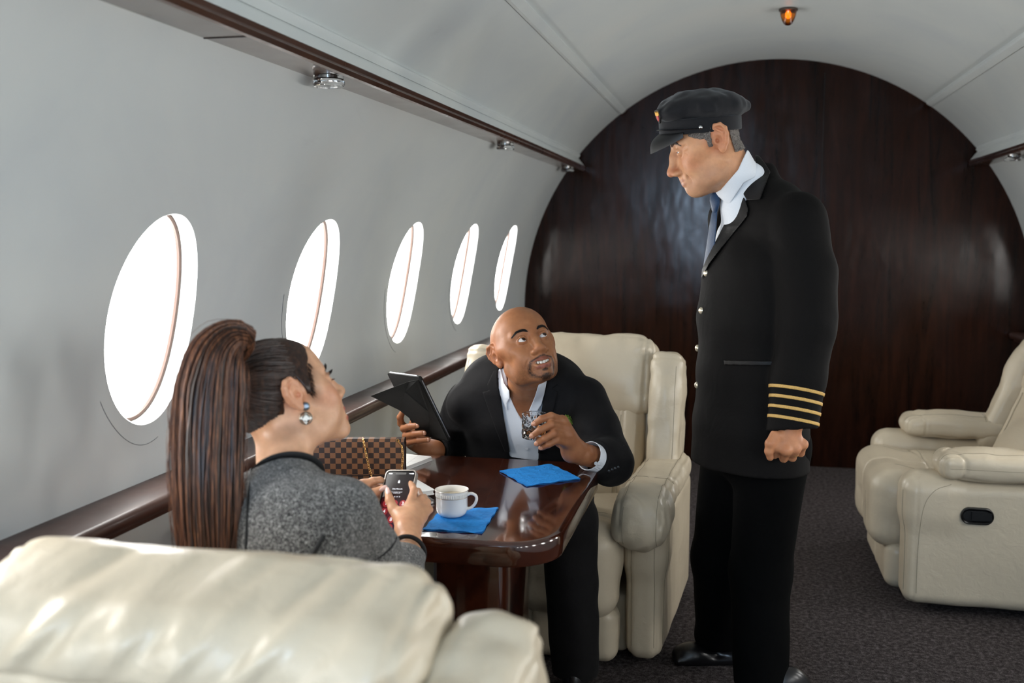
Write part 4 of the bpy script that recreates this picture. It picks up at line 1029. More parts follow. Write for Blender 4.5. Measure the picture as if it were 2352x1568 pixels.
m = MB(); c = f2[2]*.45+kn[2]*.55; d = nrm(f2[2]-kn[2]); u = nrm(np.cross(d, (1, 0, 0))); v = np.cross(d, u); m.tube([c+.0118*(math.cos(t)*u+math.sin(t)*v) for t in np.linspace(0, 2*np.pi, 30, endpoint=False)], .0013, 8, close=True); child(m.build('ring', GOLD))
# grey hair under the cap
HAIRG = NT('short_grey_hair'); v_ = HAIRG.coord('Object'); a_ = HAIRG.noise(v_, 420, 3, .7); HAIRG.P(Base__Color=HAIRG.ramp(a_, [(.35, lin('3a332e')), (.55, lin('6d655e')), (.72, lin('a8a29a'))]), Roughness=.7); HAIRG.bump(a_, .8, .003); HAIRG = HAIRG.m
PH2 = pilot_head_field(); PH2.T = T(); PH2.cap(n0, n1, .055, .058, .035)
HBK = 0
def hair_reg(X, Y, Z):
    x, y, z = X-HP.o[0], Y-HP.o[1], Z-HP.o[2]; L = [(x*HP.R[0, i]+y*HP.R[1, i]+z*HP.R[2, i])/HP.s for i in range(3)]; a, b, c = L
    side = np.abs(a) > .03
    # hairline: temple, sideburn in front of the ear, nape
    fr = b-np.where(c > .030, .052-(c-.03)*.2, np.where(c > .012, .030+(c-.012)*1.2, .018+(c-.012)*.25))
    low = -(c-np.where(b > -.003, -.012, np.where(b > -.045, .028, -.045-(b+.045)*.0)))
    ear = -(np.sqrt(((b+.018)/.021)**2+((c-.003)/.036)**2)-1)*.02
    q = (X-CP.o[0])*CP.R[0, 2]+(Y-CP.o[1])*CP.R[1, 2]+(Z-CP.o[2])*CP.R[2, 2]
    return np.maximum(np.maximum(np.maximum(fr, low), ear)*HP.s, q+.004)
def hairf(ax): 
    X, Y, Z = ax[0][:, None, None], ax[1][None, :, None], ax[2][None, None, :]
    return np.maximum(PH2(ax, m=.02)-.0035+.0018*noise(X*170, Y*170, Z*170), hair_reg(X, Y, Z)+.0035*noise(X*120, Y*120, Z*120))
sculpt('hair', hairf, hl, hh, .0018, HAIRG, pil, 0)
# the cap
CAPM = mat_cloth('black_cap_cloth', lin('121215'), .8, 800, .3, .15)
cf = Fld(CP); n_ = 24
ring = lambda a, ra, rb, z: (ra*math.sin(a), rb*math.cos(a), z)
BA, BB = .099, .1145
def ering(ra, rb, z0, z1, r):
    def fn(X, Y, Z):
        x, y, z = X-CP.o[0], Y-CP.o[1], Z-CP.o[2]; M = CP.R; a, b, c = [(x*M[0, i]+y*M[1, i]+z*M[2, i]) for i in range(3)]
        d = (np.sqrt((a/ra)**2+(b/rb)**2)-1)*min(ra, rb); h = np.abs(c-(z0+z1)/2)-(z1-z0)/2
        return np.sqrt(np.maximum(d+r, 0)**2+np.maximum(h+r, 0)**2)+np.minimum(np.maximum(d, h)+r, 0)-r
    return fn
def crown(X, Y, Z):
    x, y, z = X-CP.o[0], Y-CP.o[1], Z-CP.o[2]; M = CP.R; a, b, c = [(x*M[0, i]+y*M[1, i]+z*M[2, i]) for i in range(3)]
    c = c-.18*np.clip(b, -.1, .12)*0-.010*(b < 0)*(-b/.1)*0
    d1 = (np.sqrt((a/.110)**2+((b+.003)/.126)**2+((c-.045)/.054)**2)-1)*.052
    ang = np.arctan2(a, b)
    return d1+.0026*np.sin(ang*5+1)*np.exp(-((c-.03)/.03)**2)+.0036*noise(a*22+4, b*22, c*22)+.0018*noise(a*50, b*50, c*40)
bandf = ering(BA, BB, -.020, .022, .004); hole_ = ering(BA-.004, BB-.004, -.05, .012, .004); pole = CP.p((0, 0, 0))
def capf(ax):
    X, Y, Z = ax[0][:, None, None], ax[1][None, :, None], ax[2][None, None, :]
    cr = crown(X, Y, Z); hb = half(CP.p((0, 0, .018)), -CP.R[:, 2])(X, Y, Z); cr = np.maximum(cr, hb)
    return np.maximum(cr, -hole_(X, Y, Z))
cl, chh = CP.o-np.array([.16, .15, .08]), CP.o+np.array([.15, .15, .13])
cap_o = sculpt('cap', capf, cl, chh, .0024, CAPM, pil, 2)
sculpt('cap_band', lambda ax: np.maximum(bandf(ax[0][:, None, None], ax[1][None, :, None], ax[2][None, None, :]), -hole_(ax[0][:, None, None], ax[1][None, :, None], ax[2][None, None, :])), cl, chh, .0024, CAPM, cap_o, 1)
m = MB()
def brim(t, w, th_):
    a = t*1.15; i = np.array([BA*.98*math.sin(a), BB*.98*math.cos(a), -.014]); L = .060*max(0, math.cos(a*1.28))**.6
    dn = .95+.12*(1-abs(t)); o = i+np.array([math.sin(a)*L*.25, L*math.cos(dn)*1.02, -L*math.sin(dn)*1.0-.006*w*w*0]); p = i*(1-w)+o*w; p = p+np.array([0, .010*math.sin(w*np.pi)*max(0, math.cos(a)), .004*math.sin(w*np.pi)]); return CP.p(p+np.array([0, 0, th_]))
G1 = [[brim(t, w, .0012) for w in np.linspace(0, 1, 9)] for t in np.linspace(-1, 1, 33)]; G2 = [[brim(t, w, -.0012) for w in np.linspace(1, 0, 9)] for t in np.linspace(-1, 1, 33)]
m.quad_grid([a+b for a, b in zip(G1, G2)], close_v=True); child(m.build('cap_brim', simple('black_cap_brim', '0e0e10', .5)), cap_o)
m = MB(); m.tube([CP.p(((BA+.0015)*math.sin(a), (BB+.0015)*math.cos(a), -.008+.004*math.cos(a))) for a in np.linspace(-1.45, 1.45, 50)], .0065, 8, flat=.22, ref=CP.R[:, 2]); child(m.build('cap_strap', SATIN), cap_o)
for s in (-1, 1):
    m = MB(); a = 1.50; R_ = np.stack([np.array([0, 1., 0]), np.array([0, 0, 1.]), np.array([s*1., 0, 0])], 1); c = CP.p((s*(BA+.001)*math.sin(a), BB*math.cos(a), -.004))
    nn = nrm(CP.R@np.array([s*math.sin(a), math.cos(a), 0])); u = nrm(np.cross(nn, (0, 0, 1))); R_ = np.stack([u, np.cross(nn, u), nn], 1)
    m.lathe([(.0055, 0), (.0055, .0015), (.0042, .0032), (.0020, .0040), (0, .0042)], 20, c, R_); child(m.build('cap_stud', CHROME), cap_o)
# winged badge on the front of the crown
bc = CP.p((-.052, .1130, .036)); bn = nrm(CP.R@np.array([-.52, .85, -.22])); bu = nrm(np.cross(bn, CP.R[:, 2])); bv = np.cross(bu, bn)
def plate(name, pts, mat, off, parent, c=None, n=bn, u=bu, v=bv, th_=.0014):
    c = bc if c is None else c; m = MB(); A = [c+u*x+v*y+n*off for x, y in pts]; B = [p+n*th_ for p in A]; m.quad_grid([A, B], close_v=True); m.poly(B); m.poly(A); return child(m.build(name, mat, smooth=False), parent)
bc = bc+bn*.0065
bdg = plate('cap_badge', [(-.010, .016), (0, .019), (.010, .016), (.010, -.004), (0, -.020), (-.010, -.004)], simple('badge_black', '15100e', .6), -.005, cap_o, th_=.0058)
plate('badge_wing', [(-.008, .004), (-.0075, .014), (-.002, .009), (0, .016), (.002, .009), (.0075, .014), (.008, .004), (0, -.002)], simple('badge_gold', 'e2a52c', .5), .0008, bdg)
plate('badge_shield', [(-.0055, .002), (.0055, .002), (.0045, -.008), (0, -.014), (-.0045, -.008)], simple('badge_red', 'b8281c', .5), .0009, bdg)
# ---------------------------------------------------------------- the seated man
mn = empty('person', (-.80, 3.35, 0), 0, 'bald person seated in dark blazer, holding tablet and glass, looking up', 'person')
def childm(o, parent=None): parent = parent or mn; o.parent = parent; o.matrix_parent_inverse = parent_matrix(parent).inverted(); return o
cs = at(1205, 915, 3.13); BM = T((cs[0], cs[1], 0), (-.02, -1, 0)); zs = cs[2]          # chest frame, shoulder height zs
mSR, mSL = at(1066, 925, 3.10), at(1348, 915, 3.10)
mER, mWR = at(1026, 1040, 3.24), at(998, 1034, 3.06)
mEL, mWL = at(1402, 1062, 2.96), at(1338, 1040, 2.83)
mNB = at(1208, 868, 3.08); mn0 = HM.p((0, -.035, -.060)); 
mHip = BM.p((0, -.16, .60))
def man_trunk(g, e=0.0):
    c = lambda px, py, y: at(px, py, y)
    P = [mHip, BM.p((0, -.06, .72)), BM.p((0, -.01, .82)), BM.p((0, .0, .92)), BM.p((0, -.01, zs-.035)), BM.p((0, -.02, zs+.005))]
    g.T = T(); g.loft(P, [.200+e, .225+e, .225+e, .200+e, .165+e, .080+e], [.125+e, .125+e, .125+e, .120+e, .095+e, .060+e], tuple(BM.R[:, 0]), 0)
    g.cap(mNB+np.array([-.03, .02, -.062]), mSR+np.array([0, 0, -.004]), .056+e, .058+e, .035); g.cap(mNB+np.array([.03, .02, -.062]), mSL+np.array([0, 0, -.004]), .056+e, .060+e, .035)
JM = Fld(BM); man_trunk(JM)
def arm_m(f, S_, E_, W_, r, k, cutn, inner):
    a = Fld(); a.chain([S_, S_*.5+E_*.5, E_, E_*.5+W_*.5, W_], r, .02); a.plane(W_-cutn*.004, cutn, .003); a.cap(W_-cutn*.05, W_+cutn*.05, inner, inner, .003, True)
    lo = np.minimum.reduce([S_, E_, W_])-.10; hi = np.maximum.reduce([S_, E_, W_])+.10
    f.ops.append((lambda X, Y, Z: fieldfn(a, X, Y, Z), lo, hi, k, False)); return a
aR = arm_m(JM, mSR, mER, mWR, [.066, .064, .060, .052, .046], .012, nrm(mWR-mER), .036)
wc = at(1362, 1050, 2.87); aL_ = arm_m(JM, mSL, mEL, wc, [.066, .066, .066, .058, .050], .012, nrm(wc-mEL), .040)
def mfold(X, Y, Z):
    d = .0035*noise(X*8, Y*8, Z*13)+.0022*noise(X*18+3, Y*18, Z*12)
    for E_ in (mEL, mER): d = d+np.exp(-((X-E_[0])**2+(Z-E_[2]-.02)**2)/.006)*.0045*noise(X*34+Z*26, Y*9, Z*30-X*22)
    return d+np.exp(-((X-mSL[0]-.02)**2+(Z-mSL[2]+.07)**2)/.004)*.004*noise(X*14, Y*10, Z*45)
JM.wr(mfold)
MFRONT = half(BM.p((0, .0, .9)), -BM.R[:, 1])
Vm = area_fn([(1143, 848), (1146, 890), (1152, 925), (1160, 975), (1172, 1049), (1236, 1060), (1238, 985), (1243, 940), (1250, 905), (1256, 870), (1250, 845), (1200, 830)], 3.0)
JM.region(rmax(Vm, MFRONT), .003); JM.plane(BM.p((0, 0, .60)), (0, 0, -1))
sculpt('blazer', JM, (-1.16, 2.78, .58), (-.38, 3.46, 1.10), .0042, SUIT2, mn, 2)
SM = Fld(); SM.loft([mHip, BM.p((0, -.06, .72)), BM.p((0, -.01, .82)), BM.p((0, .0, .92)), BM.p((0, -.01, zs-.02)), BM.p((0, -.02, zs+.04))], [.155, .152, .160, .178, .160, .075], [.113, .113, .113, .108, .082, .055], tuple(BM.R[:, 0]), 0)
SM.T = T(); SM.cap(mNB+np.array([0, .01, -.05]), mNB+np.array([0, .01, -.01]), .066, .058, .04)
SM.wr(lambda X, Y, Z: .005*noise(X*16, Y*8, Z*7)+.003*noise(X*30, Y*20, Z*14)-.0022*gauss(X-at(1209, 1000, 3.05)[0], .012))
# skin of the open neck shows in a narrow V
Vs = area_fn([(1156, 845), (1166, 905), (1178, 930), (1196, 962), (1204, 978), (1216, 950), (1228, 915), (1240, 868), (1230, 830), (1180, 830)], 3.0)
SM.region(rmax(Vs, MFRONT), .003)
sculpt('shirt', SM, (-1.05, 2.90, .60), (-.60, 3.45, 1.10), .0035, SHIRT, mn, 2)
NKM = Fld(); mn1 = mNB+np.array([0, .015, -.05]); NKM.cap(mn0, mn1, .056, .066, 0); NKM.cap(mn1, BM.p((0, .02, zs-.08)), .066, .10, .05)
cl1 = [(1142, 846), (1150, 846), (1158, 880), (1170, 898), (1171, 915), (1164, 927), (1166, 945), (1156, 925), (1148, 905), (1141, 875)]
cl2 = [(1252, 868), (1256, 874), (1250, 905), (1243, 930), (1222, 962), (1214, 945), (1228, 912), (1238, 880)]
SMs = Fld(); SMs.T = BM; SMs.loft([BM.loc(q) for q in (BM.p((0, -.01, .82)), BM.p((0, .0, .92)), BM.p((0, -.01, zs-.02)), BM.p((0, -.02, zs+.04)))], [.160, .178, .160, .075], [.113, .108, .082, .055], (1, 0, 0), 0); SMs.T = T(); SMs.cap(mNB+np.array([0, .01, -.05]), mNB+np.array([0, .01, -.01]), .066, .058, .04); SMs.cap(mn0, mn1, .054, .062, .02)
for q in (cl1, cl2): sculpt('shirt_collar', shell(SMs, .011, rmax(area_fn(q, 3.0), MFRONT)), (-1.0, 2.85, .86), (-.62, 3.2, 1.12), .002, SHIRT, mn, 1)
JMs = Fld(BM); man_trunk(JMs)
lp1 = [(1134, 850), (1144, 848), (1143, 880), (1152, 930), (1162, 985), (1173, 1049), (1164, 1049), (1140, 990), (1118, 930), (1108, 900), (1124, 896), (1118, 884)]
lp2 = [(1254, 858), (1268, 855), (1282, 882), (1268, 892), (1282, 900), (1272, 940), (1250, 1000), (1238, 1055), (1235, 1055), (1238, 985), (1244, 940), (1256, 880)]
for q in (lp1, lp2): sculpt('lapel', shell(JMs, .006, rmax(area_fn(q, 3.0), MFRONT)), (-1.05, 2.85, .72), (-.60, 3.2, 1.10), .0022, SUIT2, mn, 3)
SHb = simple('shirt_button', 'b9bcc0', .3)
for x, y in ((1210, 1030), (1209, 1000)):
    c = SM.hit(x, y, 2.8, 3.3); m = MB(); m.lathe([(.0052, -.003), (.0052, .0012), (.0035, .0018), (0, .0010)], 16, c, np.array([[1, 0, 0], [0, 0, -1], [0, 1, 0]])); childm(m.build('shirt_button', SHb))
# left cuff with button
cw = nrm(mWL-wc); cf_ = Fld(); cf_.cap(wc-cw*.03, wc+cw*.021, .041, .043, 0); ci = Fld()
def cuff(ax):
    X, Y, Z = ax[0][:, None, None], ax[1][None, :, None], ax[2][None, None, :]
    c0, c1 = wc-cw*.02, wc+cw*.021; D = np.maximum(cf_(ax), np.maximum(half(c1, cw)(X, Y, Z), half(c0, -cw)(X, Y, Z)))
    return np.maximum(D, -(cf_(ax, m=.03)+.0025)*1.0)
sculpt('shirt_cuff', cuff, wc-.08, wc+.08, .0018, SHIRT, mn, 1)
c = cf_.hit(1369, 1064, 2.7, 3.1); m = MB(); m.lathe([(.0052, -.003), (.0052, .0014), (.0030, .0018), (0, .0010)], 16, c, np.array([[1, 0, 0], [0, 0, -1], [0, 1, 0]])); childm(m.build('cuff_button', SHb))
for k in range(4):
    c = JM.hit(1398+7*k, 1082-3*k, 2.7, 3.1); m = MB(); m.lathe([(.0050, -.002), (.0050, .0016), (.0030, .0024), (0, .0020)], 14, c, np.array([[1, 0, 0], [0, 0, -1], [0, 1, 0]])); childm(m.build('sleeve_button', BLACK_PLASTIC))
# green ruffled decoration in the breast pocket
GRN = mat_cloth('green_ruffle', lin('6f8a36'), .8, 400, .3, .1); m = MB(); pc = JM.hit(1311, 967, 2.8, 3.3)+np.array([0, -.004, 0]); rr = random.Random(4)
for q in range(9):
    o = pc+np.array([rr.uniform(-.013, .015), rr.uniform(-.006, .001), rr.uniform(-.016, .014)-.0]); r0 = rr.uniform(.006, .010); G = []
    for w in (0, .35, .7, 1):
        G.append([o+r0*w*np.array([math.cos(t), -.25*math.sin(3*t+q), math.sin(t)])+np.array([0, -.003-.006*w*math.sin(5*t+q)*w, .002*math.sin(7*t)]) for t in np.linspace(0, 2*np.pi, 30, endpoint=False)])
    m.quad_grid(G, close_v=True)
childm(m.build('pocket_decoration', GRN))
# trousers, shoes
TM = Fld(); hL, hR = BM.p((-.095, -.12, .585)), BM.p((.095, -.12, .585)); kLm, aLm = at(1300, 1275, 2.86), at(1322, 1560, 2.93)
aLm = np.array([at(1322, 1500, 2.93)[0], 2.93, .09]); kLm = np.array([at(1303, 1285, 2.86)[0], 2.86, .575]); kRm, aRm = np.array([-.985, 2.90, .575]), np.array([-.98, 3.00, .09])
TM.ell((mHip[0], mHip[1]-.0, .60), (.17, .16, .10), 0); TM.chain([hL, kLm, aLm], [.105, .082, .072], .03); TM.chain([hR, kRm, aRm], [.105, .082, .070], .03); TM.plane((0, 0, .07), (0, 0, -1)); TM.wr(lambda X, Y, Z: .004*noise(X*9, Y*9, Z*6)+.003*noise(X*20, Y*20, Z*16))
sculpt('trousers', TM, (-1.16, 2.72, .06), (-.50, 3.52, .72), .006, SUIT2, mn, 2)
shoe(np.array([aLm[0]+.01, aLm[1]-.20, .02]), np.array([aLm[0], aLm[1]+.07, .02]), mn); shoe(np.array([aRm[0], aRm[1]-.20, .02]), np.array([aRm[0], aRm[1]+.07, .02]), mn)
# head, neck and chest, hands
MH = man_head_field(); MH.T = T(); MH.cap(mn0, mn1, .056, .062, .035)
MC = Fld(); MC.cap(mn0, mn1, .055, .062, .02); MC.cap(mn1, BM.p((0, .015, zs-.06)), .062, .085, .05); MC.T = BM; MC.loft([(0, -.07, .72), (0, -.02, .84), (0, -.01, .93), (0, -.01, zs-.02)], [.12, .13, .15, .13], [.085, .09, .088, .065], (1, 0, 0), .04)
MC.T = T(); MC.cap(BM.p((0, -.02, zs-.06)), mSR, .05, .045, .03); MC.cap(BM.p((0, -.02, zs-.06)), mSL, .05, .045, .03); MC.chain([mSR, mER, mWR], [.045, .040, .028], .02); MC.chain([mSL, mEL, mWL], [.045, .040, .029], .02); MC.chain([hL, kLm, aLm], [.08, .05, .04], .02); MC.chain([hR, kRm, aRm], [.08, .05, .04], .02); MC.cap(BM.p((0, -.085, .72)), mHip, .10, .12, .03)
bm_ = lin('9a6542'); bd = lin('22140d')
msp = [((0, .094, -.0655), (.028, .016, .0050), (*lin('84493a'), .85), .5, HM), ((0, .088, -.0855), (.025, .018, .0062), (*lin('96584a'), .9), .5, HM),
       ((.072, -.012, .005), (.03, .035, .04), (*lin('a3603c'), .5), .8, HM), ((0, .115, -.042), (.020, .02, .014), (*lin('9c6442'), .5), 1, HM)]
def beard(V):
    L = HM.loc(V); x, y, z = np.abs(L[:, 0]), L[:, 1], L[:, 2]; mz = -.0715
    n = noise(V[:, 0]*700, V[:, 1]*700, V[:, 2]*700)*.5+noise(V[:, 0]*300, V[:, 1]*300, V[:, 2]*300)*.5
    r = np.sqrt((x/.036)**2+((z-mz+.011)/.033)**2); ringw = np.clip(1-np.abs(r-1.0)/.22, 0, 1)*(y > .045)            # goatee ring
    mous = np.clip(1-np.abs(z-(mz+.0128-.24*np.maximum(x-.006, 0)))/.0042, 0, 1)*(x < .034)*(y > .05)
    soul = np.clip(1-np.sqrt((x/.015)**2+((z-mz+.0235)/.0055)**2), 0, 1)*1.5*(y > .06)
    chin = np.clip(1-np.sqrt((x/.026)**2+((z+.113)/.012)**2), 0, 1)*1.8*(y > .045)
    stub = .30*np.clip((-.052-z)/.03, 0, 1)*np.clip((y+.0)/.03, 0, 1)*(z > -.135)+.22*np.clip(1-np.abs(y-.012)/.02, 0, 1)*np.clip((.01-z)/.04, 0, 1)*(z > -.10)
    ringw = ringw*(z < mz+.004); w = np.clip(np.maximum.reduce([ringw*.95, mous*1.1, soul, chin*1.0, stub])*(1+.7*n), 0, .95)
    w = w*~((np.sqrt((x/.027)**2+((z-mz+.004)/.0095)**2) < 1) & (y > .05)); hair = .20*np.clip((z-.01)/.02, 0, 1)*np.clip((-.02-y)/.02, 0, 1)
    return np.clip(w, 0, 1), np.clip(hair*(1+.5*n), 0, 1)
def mpaint(V):
    C = npaint(bm_, msp, .10)(V); w, h = beard(V); C = C*(1-w[:, None])+np.array(bd)*w[:, None]; return C*(1-h[:, None]*.6)
# right hand under the tablet
R1 = Fld(); wrr = at(995, 1036, 3.060)
ff = [J((938, 988, 3.070), (921, 972, 3.030), (919, 958, 3.017), (925, 946, 3.013)), J((944, 1000, 3.065), (927, 984, 3.013), (942, 979, 2.977), (957, 977, 2.967)), J((949, 1012, 3.060), (932, 1001, 3.007), (952, 996, 2.971), (973, 994, 2.957)), J((955, 1022, 3.055), (938, 1016, 3.005), (962, 1011, 2.969), (982, 1009, 2.957))]
hand_field(R1, [(mER*.45+mWR*.55, .032), (mWR, .029), (wrr, .027)], [(wrr, q[0], .022, .015) for q in ff], [(q, [.0125, .0112, .0104, .0092]) for q in ff], (J((965, 1020, 3.075), (950, 998, 3.100), (948, 972, 3.110), (954, 955, 3.107)), [.016, .012, .011, .009]), [(at(970, 1030, 3.050), at(945, 1018, 3.045), .020, .018)])
# left hand round the glass
L1 = Fld(); wll = at(1336, 1042, 2.825)
fl = [J((1292, 966, 2.765), (1266, 955, 2.728), (1244, 962, 2.712), (1229, 972, 2.712)), J((1300, 984, 2.762), (1266, 975, 2.716), (1241, 987, 2.702), (1224, 1000, 2.706)), J((1304, 1001, 2.765), (1272, 995, 2.716), (1250, 1007, 2.704), (1235, 1018, 2.710)), J((1304, 1016, 2.772), (1278, 1011, 2.726), (1259, 1020, 2.716), (1245, 1027, 2.722))]
hand_field(L1, [(wll+(mEL-wll)*.5, .034), (wll, .0285), (at(1322, 1035, 2.81), .027)], [(at(1320, 1030, 2.805), q[0], .023, .0150) for q in fl], [(q, [.0130, .0108, .0100, .0088]) for q in fl], (J((1306, 1026, 2.81), (1286, 1016, 2.822), (1266, 1000, 2.820), (1250, 988, 2.812)), [.019, .0135, .012, .0100]), [(at(1312, 1045, 2.80), at(1300, 1010, 2.79), .022, .021), (at(1318, 1030, 2.81), at(1306, 1040, 2.79), .022, .019)])
def handpaint(V): return npaint(lin('935f3f'), [], .12)(V)
def bnd(fs, w, e=.03): P = np.array([p for q in fs for p in q]+[w]); return P.min(0)-e, P.max(0)+e
mhl, mhh = head_bounds(HM, (-.105, -.15, -.185)); b1, b2 = bnd(ff, wrr, .05), bnd(fl, wll, .045)
body_mesh('body', [(MH, mhl, mhh, .0016, mpaint, 2), (MC, (-1.12, 2.75, .08), (-.42, 3.5, 1.04), .009, handpaint, 2), (R1, b1[0], b1[1], .0016, handpaint, 1), (L1, b2[0], b2[1], .0016, handpaint, 1)], SK_M, mn)
for s in (-1, 1): eyeball(HM, s, mn, (-.38, 1, .30), lin('2c170e'))
teeth(HM, mn, -.0715, .0305, .0095, TEETH)
BROWM = simple('black_hair', '120c0a', .6)
for s in (-1, 1): hairy(None, [(s*.014, .0955, .0175), (s*.026, .0935, .0225), (s*.040, .0860, .0240), (s*.052, .0750, .0185)], None, 380, .0029, HM, BROWM, mn, 5+s, r=.0004, ln=.0075)
NAILM = simple('pink_brown_nail', 'b07c62', .3)
for q in ff[1:]: nail(q[3]+np.array([.003, -.0085, .001]), q[3]-q[2], (0, -1, .1), .0058, .0065, mn, NAILM)
for q in fl: nail(q[3]+np.array([-.0035, -.0080, .0]), q[3]-q[2], (-.25, -1, .1), .0062, .0072, mn, NAILM)
# ---------------------------------------------------------------- the seated woman
wm = empty('person', (-.86, 1.60, 0), 0, 'person with long brown ponytail seated in grey tweed jacket, holding a phone, seen from behind', 'person')
def childw(o, parent=None): parent = parent or wm; o.parent = parent; o.matrix_parent_inverse = parent_matrix(parent).inverted(); return o
wNB = at(660, 1103, 1.70); wn0 = HW.p((0, -.040, -.060)); wc0 = at(665, 1180, 1.66)
BW = T((wc0[0], wc0[1], 0), (.42, .90, 0)); wz = wNB[2]
wSR, wSL = at(797, 1176, 1.66), BW.p((-.165, -.02, wz-.075))
wER = at(888, 1350, 1.84); wWR = at(941, 1252, 2.045)
wEL, wWL = np.array([-1.10, 1.90, .70]), at(812, 1128, 2.14)
def w_trunk(g):
    P = [BW.p(q) for q in ((0, -.10, .56), (0, -.06, .68), (0, -.03, .80), (0, -.015, .88), (0, -.01, wz-.075), (0, -.005, wz-.01))]
    g.loft(P, [.155, .140, .155, .160, .140, .070], [.115, .10, .105, .105, .088, .060], tuple(BW.R[:, 0]), 0)
    g.cap(wNB+np.array([0, 0, -.04]), wNB+nrm(wn0-wNB)*.012, .066, .0575, .03); g.cap(wNB+np.array([.02, -.01, -.05]), wSR+np.array([-.01, 0, 0]), .048, .054, .05); g.cap(wNB+np.array([-.03, .01, -.05]), wSL, .048, .052, .05)
TWf = Fld(); w_trunk(TWf); TW = Fld(); w_trunk(TW)
def arm_w(f, S_, E_, W_, r, inner, kk=.02):
    cutn = nrm(W_-E_); a = Fld(); a.chain([S_, S_*.5+E_*.5, E_, E_*.5+W_*.5, W_+cutn*.01], r, .02); a.plane(W_, cutn, .003); a.cap(W_-cutn*.05, W_+cutn*.05, inner, inner, .003, True)
    lo = np.minimum.reduce([S_, E_, W_])-.10; hi = np.maximum.reduce([S_, E_, W_])+.10
    f.ops.append((lambda X, Y, Z: fieldfn(a, X, Y, Z), lo, hi, kk, False)); return a
wwr = at(942, 1260, 2.035); aWR = arm_w(TW, wSR, wER, wwr, [.058, .060, .056, .046, .0375], .026); aWL = arm_w(TW, wSL, wEL, at(800, 1135, 2.11), [.055, .056, .050, .044, .0370], .026)
for a_ in (aWR, aWL): TWf.ops += a_.ops[:4]
TW.plane(wNB+nrm(wn0-wNB)*.006, wn0-wNB, .004)
TW.wr(lambda X, Y, Z: .0035*noise(X*9, Y*9, Z*12)+.0016*noise(X*26, Y*26, Z*30))
sculpt('tweed_jacket', TW, (-1.30, 1.38, .50), (-.64, 2.22, 1.06), .0042, TWEED, wm, 2)
def seamline(name, px, r, mat=PIPING, y0=1.3, y1=2.2):
    P = [TW.hit(x, y, y0, y1) for x, y in px]; P = spline(P, 6); P = np.array([p+look(*px[len(px)//2])*(-.0005) for p in P]); m = MB(); m.tube(P, r, 8); return childw(m.build(name, mat))
seamline('piping', [(577, 1078), (571, 1130), (567, 1200), (563, 1290)], .0026)
seamline('piping', [(744, 1228), (728, 1256), (707, 1290)], .0048)
seamline('piping', [(911, 1234), (902, 1252), (887, 1268), (868, 1282)], .0020)
# collar band and cuff bands
NW = Fld(); wn1 = wNB+np.array([0, 0, -.04]); NW.cap(wn0, wn1, .048, .056, 0); NW.cap(wn1, BW.p((0, 0, wz-.12)), .056, .10, .04)
m = MB(); cp = [(602, 1047), (625, 1048), (650, 1056), (680, 1070), (706, 1084), (728, 1090)]; P = [TW.hit(x, y, 1.3, 2.2)+np.array([0, 0, .003]) for x, y in cp]
ctr = wNB+nrm(wn0-wNB)*.011; cn = nrm(wn0-wNB); u = nrm(np.cross(cn, (0, 1, 0))); v = np.cross(cn, u)
m.tube([ctr+.0600*math.cos(t)*u+.0585*math.sin(t)*v for t in np.linspace(0, 2*np.pi, 60, endpoint=False)], .0105, 10, flat=.40, ref=cn, close=True); childw(m.build('collar_band', PIPING))
for w_, e_ in ((wwr, wER), (at(800, 1135, 2.11), wEL)):
    d = nrm(w_-e_); u = nrm(np.cross(d, (0, 0, 1))); v = np.cross(d, u); m = MB(); m.tube([w_-d*.020+.0365*math.cos(t)*u+.0365*math.sin(t)*v for t in np.linspace(0, 2*np.pi, 50, endpoint=False)], 0.0052, 10, flat=.8, ref=d, close=True); childw(m.build('cuff_band', PIPING))
# seated legs under the table
WT = Fld(); wh = BW.p((0, -.12, .56)); WT.ell(wh, (.17, .14, .10), 0)
for dx in (-.09, .09):
    k_ = np.array([wc0[0]+dx+.02, 2.06, .555]); WT.chain([wh+np.array([dx*.8, .02, 0]), k_, np.array([k_[0], 2.10, .09])], [.090, .066, .050], .03)
WT.plane((0, 0, .07), (0, 0, -1)); sculpt('trousers', WT, (-1.22, 1.32, .06), (-.62, 2.20, .68), .007, TROUSER, wm, 2)
for dx in (-.09, .09): shoe(np.array([wc0[0]+dx+.02, 2.25, .02]), np.array([wc0[0]+dx+.02, 2.05, .02]), wm, .038)
# body
WH = woman_head_field(); WH.T = T(); WH.cap(wn0, wn1, .050, .056, .035); WH.cap(wn1, BW.p((0, 0, wz-.12)), .056, .09, .04)
wb = lin('d5a482')
wsp = [((0, .095, -.068), (.026, .014, .0055), (*lin('a8383a'), .9), .5, HW), ((0, .090, -.087), (.024, .016, .0066), (*lin('b04a48'), .9), .5, HW),
       ((.047, .055, -.028), (.034, .034, .026), (*lin('c47a58'), .55), 1.2, HW), ((.078, -.012, .005), (.03, .035, .04), (*lin('cf8460'), .45), .8, HW),
       ((.062, .026, .004), (.018, .016, .030), (*lin('4d3527'), .65), 1.3, HW), ((.058, .038, .030), (.02, .016, .03), (*lin('5d4231'), .5), 1.3, HW), ((.055, -.055, -.055), (.03, .03, .016), (*lin('6b4c38'), .5), 1.3, HW), ((.035, .075, .012), (.018, .02, .010), (*lin('a36f55'), .5), 1, HW), ((.030, .045, -.095), (.04, .04, .014), (*lin('a87555'), .35), 1, HW)]
WR_ = Fld(); wv = at(940, 1240, 2.06)
